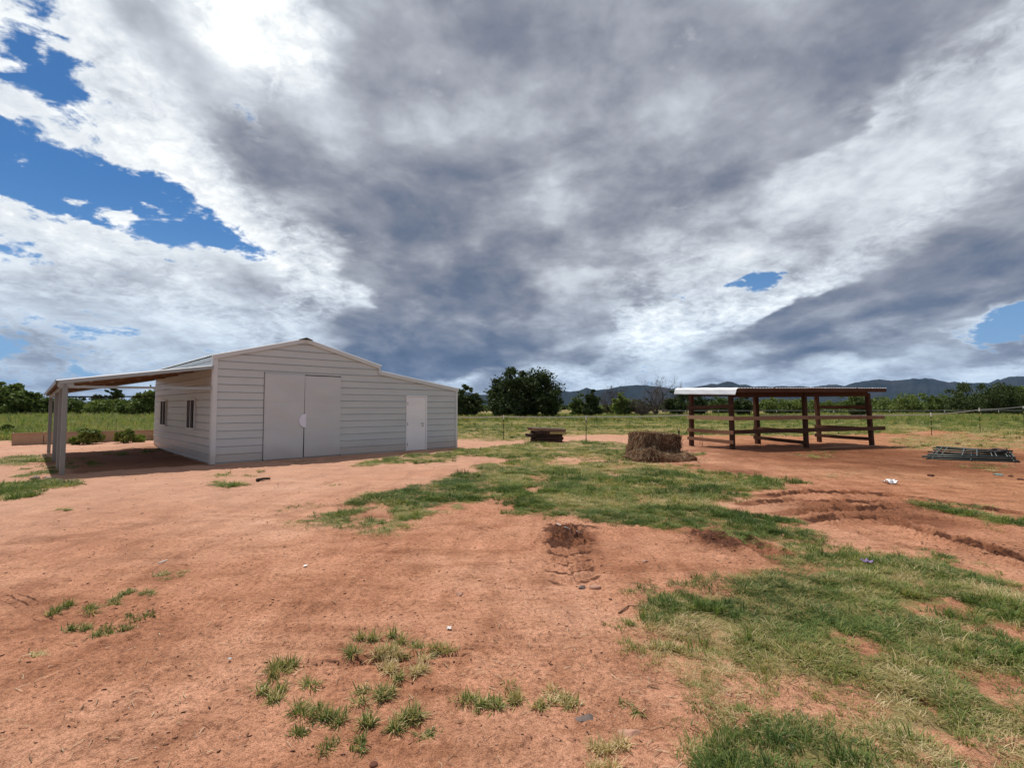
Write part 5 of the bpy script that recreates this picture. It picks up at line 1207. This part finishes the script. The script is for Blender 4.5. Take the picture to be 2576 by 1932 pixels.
def build_grass():
    parts = [scatter_zone(56000, 2.0, 9.0, -3, 60, .88), scatter_zone(60000, 5, 12, -30, 52, 1.02), scatter_zone(90000, 9, 20, -50, 52, 1.5), scatter_zone(80000, 19, 46, -50, 52, 2.1, 1.0, .12), scatter_zone(90000, 40, 85, -48, 52, 3.6, 1.0, .1)]
    P, I, Ro, Sc = (np.concatenate([p[k] for p in parts]) for k in range(4))
    print('tufts', len(P)); scatter('grass', P, I, Ro, Sc, 'low green and straw-coloured grass growing in patches over the yard and field', 'grass')
    # tall weeds: behind the raised bed and along the far field
    n = 26000; xs = rng.uniform(-62, -8, n); ys = rng.uniform(25.5, 60, n); g = (ys > 25.2 + .10 * (xs + 22)) & (np.abs(xs / ys) < 1.15); bx = xs[g]; by = ys[g]
    n2 = 22000; x2 = rng.uniform(-8, 110, n2); y2 = rng.uniform(60, 105, n2); k2 = fbm(x2, y2, .12, 3, 2) > .36; x2, y2 = x2[k2], y2[k2]
    X = np.concatenate([bx, x2]); Y = np.concatenate([by, y2]); m = len(X); s_ = np.concatenate([rng.uniform(4, 9, len(bx)) * (1 + (by - 26) * .02), rng.uniform(5, 10, len(x2))]) * (.7 + .7 * fbm(X, Y, .35, 3, 4))
    scatter('tall_weeds', np.stack([X, Y, height(X, Y)], 1), rng.choice([1, 3, 7, 1, 7], m), np.stack([rng.normal(0, .1, m), rng.normal(0, .1, m), rng.uniform(0, 6.28, m)], 1), np.stack([s_, s_, s_ * .9], 1), 'tall bright green weeds filling the ground behind the raised bed and along the field\'s far edge', 'weeds')
build_grass()

def rockmesh(seed, r=1.0, flat_=.6, n=2):
    import bmesh
    bm = bmesh.new(); bmesh.ops.create_icosphere(bm, subdivisions=n, radius=r); rs = np.random.default_rng(seed); off = rs.random(3) * 20
    pl = [(Vector(rs.normal(size=3)).normalized(), rs.uniform(.45, .8)) for _ in range(9)]
    for v in bm.verts:
        p = v.co.copy()
        for nn, dd in pl:
            e = p.dot(nn) / r - dd
            if e > 0: p -= nn * e * r
        k = .80 + .4 * float(fbm(np.array([p.x * 1.1 + off[0] + p.z]), np.array([p.y * 1.1 + off[1] - p.z]), 1.3, 3, 2)[0]); v.co = Vector((p.x * k, p.y * k * .85, p.z * k * flat_))
    return bm
def rock(name, label, cat, px, py, wpx, m, seed, flat_=.5, group=None, sink=.25):
    g = gp(px, py); r_ = wpx / 1273 * g.y * .5; bm = rockmesh(seed, r_ * 1.25, flat_, 3); me = bpy.data.meshes.new(name); bm.to_mesh(me); bm.free(); me.materials.append(M[m])
    o = bpy.data.objects.new(name, me); COL.objects.link(o); o.location = (g.x, g.y, gz(g.x, g.y) + r_ * flat_ * sink); o.rotation_euler = (0, 0, random.random() * 6)
    return tag(o, label, cat, group)
def build_pebbles():
    V = []; F = []; tint = []; k = 0; base = []
    for s_ in range(6):
        bm = rockmesh(300 + s_, 1.0, .6, 1); bm.verts.ensure_lookup_table(); base.append((np.array([v.co[:] for v in bm.verts]), np.array([[v.index for v in f.verts] for f in bm.faces]))); bm.free()
    for (N, r0, r1, a0, a1, smin, smax, name, m, lab, cat, dark) in ((2600, 2.2, 12, -52, 52, .0025, .009, 'pebbles', 'peb', 'small pale and brown pebbles strewn over the red soil', 'pebbles', 0),
                                                  (6500, 2.6, 32, -52, 52, .0018, .010, 'soil_crumbs', 'crumb', 'dark crumbs of soil and dung scattered over the yard', 'soil crumbs', 1)):
        r_ = r0 * (r1 / r0) ** rng.random(N); a = np.radians(rng.uniform(a0, a1, N)); x = r_ * np.sin(a); y = r_ * np.cos(a)
        if dark:
            xs = [x]; ys = [y]
            for (cx, cy, rx, ry, nn) in ((1222, 1162, 60, 26, 900), (1545, 1168, 60, 28, 500), (1870, 1085, 230, 22, 900), (2120, 1185, 110, 22, 350), (1270, 1190, 60, 60, 150), (1800, 980, 250, 16, 250), (760, 1435, 130, 8, 160), (300, 1330, 60, 20, 120)):
                c = gs(cx, cy); ax = abs(c.x - gs(cx - rx, cy).x); ay = abs(gs(cx, cy - ry).y - c.y); xs.append(c.x + rng.normal(0, .5, nn) * ax); ys.append(c.y + rng.normal(0, .5, nn) * ay)
            x = np.concatenate(xs); y = np.concatenate(ys)
        ok = (y > 1); x, y = x[ok], y[ok]; lx, ly = barn_local(x, y); ok = ~((lx > -.1) & (lx < 9.1) & (ly > -.1)); x, y = x[ok], y[ok]
        z = height(x, y); s_ = smin + (smax - smin) * rng.random(len(x)) ** 3.0 * (1 + .0 * x); s_ = s_ * (1 + np.hypot(x, y) * (.06 if dark else .02))
        Vs, Fs, Ts = [], [], []; k = 0
        for i in range(len(x)):
            bv, bf = base[i % 6]; c, q = math.cos(i * 1.7), math.sin(i * 1.7); v = bv * [s_[i] * 1.7, s_[i] * .8, s_[i] * .7] if dark else bv * s_[i]; v = np.stack([v[:, 0] * c - v[:, 1] * q, v[:, 0] * q + v[:, 1] * c, v[:, 2]], 1) + [x[i], y[i], z[i] + s_[i] * .25]
            Vs.append(v); Fs.append(bf + k); Ts.append(np.full(len(v), rng.random())); k += len(v)
        o = mesh_np(name, np.concatenate(Vs), np.concatenate(Fs), M[m], None, {'tint': ('POINT', np.concatenate(Ts))}); tag(o, lab, cat, kind='stuff')
def m_peb(T, b):
    c = T.ramp(T.attr('tint'), [(0, (.22, .10, .06)), (.45, (.38, .20, .13)), (.7, (.48, .30, .21)), (.9, (.55, .42, .33)), (1, (.66, .58, .5))]); lk(T, c, b.inputs['Base Color']); b.inputs['Roughness'].default_value = .9
M['peb'] = mat('pebble_colours', m_peb)
M['crumb'] = mat('soil_crumb_colours', lambda T, b: (lk(T, T.ramp(T.attr('tint'), [(0, (.04, .016, .010)), (.4, (.10, .04, .024)), (.75, (.19, .085, .05)), (1, (.30, .15, .095))]), b.inputs['Base Color']), setattr(b.inputs['Roughness'], 'default_value', .95)))
build_pebbles()
def build_litter():
    N = 7000; r_ = 2.4 * (22 / 2.4) ** rng.random(N * 3); a = np.radians(rng.uniform(-50, 52, N * 3)); x = r_ * np.sin(a); y = r_ * np.cos(a)
    g, st, hh_ = masks(x, y); near = fbm(x, y, .6, 3, 2); k = rng.random(N * 3) < np.clip(.07 + 1.0 * st + .5 * g + .9 * (near - .5), .03, 1) * .55
    lx, ly = barn_local(x, y); k &= ~((lx > -.1) & (ly > -.1)); x, y = x[k], y[k]; n = len(x); z = height(x, y) + .004; V = np.zeros((n, 6, 3)); ang = rng.uniform(0, 6.283, n); ln = rng.uniform(.012, .075, n) * (1 + .03 * np.hypot(x, y)); w = rng.uniform(.0008, .0022, n) * (1 + .06 * np.hypot(x, y))
    bend = rng.normal(0, .25, n)
    for i, t in enumerate((-.5, 0, .5)):
        aa = ang + bend * t; cx = x + np.cos(aa) * ln * t; cy = y + np.sin(aa) * ln * t; cz = z + .006 * rng.random(n) + .005 * (1 - abs(t) * 2)
        for j, q in enumerate((-1, 1)): V[:, i * 2 + j] = np.stack([cx - np.sin(ang) * w * q, cy + np.cos(ang) * w * q, cz], 1)
    o_ = np.arange(n)[:, None] * 6; F = np.concatenate([np.concatenate([o_, o_ + 2, o_ + 3, o_ + 1], 1), np.concatenate([o_ + 2, o_ + 4, o_ + 5, o_ + 3], 1)])
    t = np.where(rng.random(n) < .6, rng.uniform(.66, 1, n), rng.uniform(.45, .7, n)).repeat(6)
    tag(mesh_np('dry_litter', V.reshape(-1, 3), F, M['litter'], None, {'tint': ('POINT', t)}), 'bits of dry straw and stalk scattered thinly over the soil and grass', 'straw litter', kind='stuff')
M['litter'] = mat('dry_litter_colours', m_leafy([(0, (.05, .025, .015)), (.5, (.16, .09, .055)), (.75, (.38, .28, .17)), (1, (.62, .52, .38))], .0, rough=.9))
build_litter()

# ------------------------------------------------------------------ individual tufts, stones and scraps in the yard
def tuft(px, py, wpx, hpx, straw, label, seed, kind='fan', dens=1.0):
    """a clump of grass of its own, wpx wide and hpx high in the photograph"""
    rs = np.random.default_rng(seed); g = gp(px, py); d = math.hypot(g.x, g.y); w = wpx / 1273 * g.y; h = max(hpx / 1273 * g.y * .50, .03); z = gz(g.x, g.y)
    n = int(min(1100, 160 + 1300 * w) * dens); V = []; F = []; t = []
    nc = max(3, int(w / .05)); cs = [(rs.uniform(-.45, .45) * w, rs.normal(0, .16) * w * (1.3 if wpx > 2 * hpx else 1)) for _ in range(nc)]
    for i in range(n):
        c = cs[rs.integers(nc)]; bx, by = c[0] + rs.normal(0, .018), c[1] + rs.normal(0, .018); a = rs.random() * 6.283; ln = h * rs.uniform(.45, 1.3) * 1.5; out = rs.beta(2.2, 1.2) if kind == 'fan' else rs.beta(3.5, .9)
        dz = math.cos(out * 1.45); dr = math.sin(out * 1.45); D_ = Vector((math.cos(a) * dr, math.sin(a) * dr, dz)); s_ = Vector((-math.sin(a), math.cos(a), 0)) * rs.uniform(.0014, .0032)
        b = Vector((g.x + bx, g.y + by, gz0(z))); b.z = z - .008; p1 = b + D_ * ln * .5; p2 = p1 + (D_ * ln * .5 + Vector((0, 0, -ln * .22 * out))); k = len(V)
        V += [b - s_, b + s_, p1 + s_, p1 - s_, p2]; F += [(k, k + 1, k + 2), (k, k + 2, k + 3), (k + 3, k + 2, k + 4)]
        tv = rs.uniform(.66, 1.0) if rs.random() < straw else rs.uniform(.08, .5); t += [tv, tv, tv, tv, min(1, tv + .1)]
    Vn = np.array([v[:] for v in V]) - [g.x, g.y, z]
    o = mesh_np('grass_tuft', Vn, np.array(F), M['grass'], None, {'tint': ('POINT', t)}); o.location = (g.x, g.y, z)
    tag(o, label, 'grass tuft', 'grass tufts growing singly in the bare red soil')
def gz0(z): return z
TU = [  # photograph px at 2212 wide: x, base y, width, height, straw share, label
    (610, 1448, 95, 45, .45, 'straw-edged tuft, uppermost of the cluster left of the tyre scuff'),
    (618, 1490, 95, 40, .12, 'dark bluish green tuft just below the left end of the tyre scuff'),
    (700, 1540, 125, 50, .30, 'broad green tuft at the bottom of the curve of tufts, left of centre'),
    (800, 1500, 90, 40, .35, 'green tuft with thin stalks between the two broader ones at lower centre'),
    (850, 1558, 95, 50, .30, 'rounded green tuft closing the curve of tufts on its lower right'),
    (755, 1600, 75, 32, .15, 'small spreading green tuft lowest of the group at bottom centre-left'),
    (650, 1585, 36, 26, .25, 'tiny sprig left of the lowest spreading tuft'),
    (820, 1405, 100, 45, .35, 'brown-green tuft standing highest above the tyre scuff'),
    (860, 1440, 110, 40, .85, 'straw-coloured dry tuft lying across the tyre scuff'),
    (900, 1408, 60, 30, .40, 'small greenish tuft right above the dry one on the scuff'),
    (970, 1405, 66, 30, .70, 'pale dry tuft at the right end of the scuff'),
    (1036, 1520, 75, 62, .12, 'upright dark green tuft with a tall pale stalk'),
    (1136, 1510, 62, 36, .70, 'pale half-dry tuft right of the upright dark green one'),
    (1232, 1515, 90, 36, .40, 'flat dark tuft, rightmost of the row at bottom centre'),
    (1358, 1518, 40, 22, .35, 'small tuft between the flat dark one and the lawn\'s edge'),
    (240, 1345, 110, 32, .20, 'darkest, broad flat tuft in the group of three at the left'),
    (180, 1315, 90, 32, .20, 'leftmost tuft of the group of three at the left'),
    (292, 1283, 70, 24, .25, 'upper right tuft of the group of three at the left'),
    (238, 1372, 30, 14, .4, 'tiny sprig below the group of three tufts at the left'),
    (95, 1415, 60, 18, .55, 'small brownish sprig nearest the left edge'),
    (382, 1237, 70, 16, .45, 'thin tuft beside a pale stick, far left of centre'),
    (135, 1106, 38, 10, .3, 'faint green patch on the pale soil left of the barn'),
    (718, 1047, 34, 8, .4, 'low sprig in front of the barn\'s double doors'),
    (1330, 1630, 90, 50, .85, 'dry straw tuft at the bottom edge, right of centre'),
    (930, 1592, 26, 16, .3, 'tiny green sprig right of the rounded tuft'),
    (1490, 1360, 40, 30, .2, 'bright upright tuft on the left rim of the near lawn'),
    (1450, 1400, 90, 55, .3, 'tall dark-stemmed tuft at the left edge of the near lawn'),
    (1560, 1610, 80, 60, .30, 'tall bright green tuft at the bottom edge of the near lawn'),
    (1700, 1570, 90, 55, .20, 'brightest green tuft, thick, below the bare patch of the near lawn'),
    (1625, 1640, 80, 50, .30, 'green tuft between the two tallest ones at the bottom of the near lawn'),
    (1430, 1130, 50, 20, .1, 'dark green clump in the middle grass left of the scraped soil'),
    (1860, 1200, 90, 26, .2, 'dark green clump above the purple flower'),
]
for i, (x, y, w, h, st, lab) in enumerate(TU): tuft(x * S, y * S, w * S * (1.25 if x < 1400 and y > 1200 else .9), h * S * (.72 if h > 50 else .9), min(1, st * 1.1 + .2), lab, 500 + i, 'fan' if h > 25 else 'flat')

rock('stone', 'greyish flat stone half buried below the flat dark tuft', 'stone', 1473, 1808, 46, 'stone_grey', 1, .22, sink=-.1)
rock('stone', 'pinkish stone beside the dry straw tuft at bottom right of centre', 'stone', 1585, 1836, 52, 'stone_pink', 2, .38, sink=-.3)
rock('stone', 'small pinkish stone in front of the tyre lug prints', 'stone', 1498, 1477, 26, 'stone_pink', 3, .55)
rock('stone', 'small dark grey stone at the foot of the tyre lug prints', 'stone', 1466, 1478, 17, 'stone_grey', 4, .5)
rock('stone', 'pale flat stone on the bare soil right of the lug prints', 'stone', 1623, 1416, 18, 'stone_pink', 5, .4)
rock('stone', 'pale oval stone alone in the middle of the foreground soil', 'stone', 1157, 1495, 21, 'stone_pink', 6, .4)
rock('stone', 'brown clump of earth above the bottom edge left of centre', 'clod', 938, 1922, 24, 'clod', 7, .4)
for i, (px, py, w, lab) in enumerate(((90, 1206, 20, 'largest, leftmost reddish rock of the small heap by the carport post'), (104, 1211, 14, 'reddish rock just right of the largest one in the heap by the carport post'), (118, 1207, 16, 'rock in the middle of the small heap by the carport post'), (128, 1212, 12, 'small rock at the front of the heap by the carport post'), (138, 1205, 12, 'rock at the heap\'s right side, close to the carport post'), (112, 1202, 12, 'small rock at the back of the heap by the carport post'), (148, 1209, 10, 'smallest rock, rightmost, touching the carport\'s front post'))):
    rock('stone', lab, 'stone', px, py, w, 'stone_pink' if i % 2 else 'stone', 20 + i, .6, 'reddish rocks heaped at the carport post')
for i, (px, py, w, lab) in enumerate(((2340, 1197, 16, 'dark clod alone on the soil below the left end of the steel panels'), (2543, 1198, 11, 'smaller dark clod near the right edge below the steel panels'), (2568, 1205, 15, 'dark clod at the right edge below the steel panels'), (2412, 1119, 16, 'dark clod just beyond the steel panels'))):
    rock('dirt_clod', lab, 'clod', px, py, w, 'clod', 40 + i, .5)
# dark stick by the barn
def stick(name, label, pts, r_, m, cat='stick'):
    b = MB(); P = [gp(x, y) for x, y in pts]; b.tube([(p.x, p.y, gz(p.x, p.y) + r_ + .006 * (i % 2)) for i, p in enumerate(P)], [r_ * (1 - .15 * i) for i in range(len(P))], 6); tag(b.build(name, M[m], None, True), label, cat)
stick('stick', 'short dark stick lying in front of the barn\'s left corner', [(646, 1213), (662, 1210), (680, 1209)], .035, 'bark')
stick('stick', 'pale dry stick beside the thin tuft far left of centre', [(399, 1421), (410, 1416), (421, 1411)], .007, 'tape')
stick('stick', 'thin pale stalk lying left of the scraped dark soil', [(1400, 1338), (1424, 1342), (1450, 1338), (1470, 1344)], .006, 'tape')
stick('stick', 'thin dry root curling at the left edge of the near lawn', [(1556, 1545), (1580, 1530), (1604, 1528), (1622, 1536)], .008, 'wood_mid')
def scrap(name, label, cat, px, py, w, m, seed, hgt=.03):
    rs = np.random.default_rng(seed); g = gp(px, py); s_ = w / 1273 * g.y / 2; z = gz(g.x, g.y); n = 9; V = []; F = []
    for i in range(n):
        for j in range(n):
            u, v = i / (n - 1) * 2 - 1, j / (n - 1) * 2 - 1; e = 1 - .35 * float(vnoise(np.array([u * 2 + seed]), np.array([v * 2.]), 1)[0])
            V.append((g.x + u * s_ * e, g.y + v * s_ * e * 1.2, z + .012 + hgt * float(vnoise(np.array([u * 3 + seed]), np.array([v * 3.]), 2)[0])))
    for i in range(n - 1):
        for j in range(n - 1): F.append((i * n + j, (i + 1) * n + j, (i + 1) * n + j + 1, i * n + j + 1))
    b = MB(); b.add(V, F); o = b.build(name, M[m]); sm = o.modifiers.new('thick', 'SOLIDIFY'); sm.thickness = .003; tag(o, label, cat)
scrap('paper_scrap', 'crumpled white paper on the bare soil below the steel panels', 'paper', 2238, 1214, 30, 'white_scrap', 1, .09)
scrap('plastic_scrap', 'small faded blue-green scrap by the grass below the steel panels', 'scrap', 2512, 1195, 20, 'blue_scrap', 2, .02)
scrap('paper_scrap', 'tiny white flake on the soil at left of the tuft cluster', 'paper', 577, 1667, 8, 'white_scrap', 3, .012)
scrap('paper_scrap', 'white curled flake near the pale dry tuft on the scuff', 'paper', 1130, 1589, 12, 'white_scrap', 4, .012)
scrap('paper_scrap', 'small white flake among the grass at the bottom right', 'paper', 1990, 1886, 9, 'white_scrap', 5, .02)
scrap('paper_scrap', 'pale sliver on the soil below and right of the group of three tufts', 'paper', 768, 1427, 10, 'white_scrap', 6, .006)
def flower():
    g = gp(2182, 1426); z = gz(g.x, g.y) + .05; b = MB()
    for k in range(6):
        a = k * 1.05; d = Vector((math.cos(a), math.sin(a), .25)); s_ = Vector((-d.y, d.x, 0)) * .018; c = Vector((g.x, g.y, z)); b.add([c, c + d * .035 + s_, c + d * .07 + Vector((0, 0, .01)), c + d * .035 - s_], [(0, 1, 2, 3)])
    root = empty('wildflower', (g.x, g.y, z - .05), 'single purple flower lying in the grass at right', 'flower'); b.build('petals', M['purple'], root)
    b = MB(); b.tube([(g.x, g.y, z), (g.x - .08, g.y - .03, z - .02), (g.x - .17, g.y - .05, z - .035)], .004, 5); b.build('stem', M['grass_stem'], root)
M['grass_stem'] = mat('dry_stem', flat((.45, .38, .2), .8))
flower()
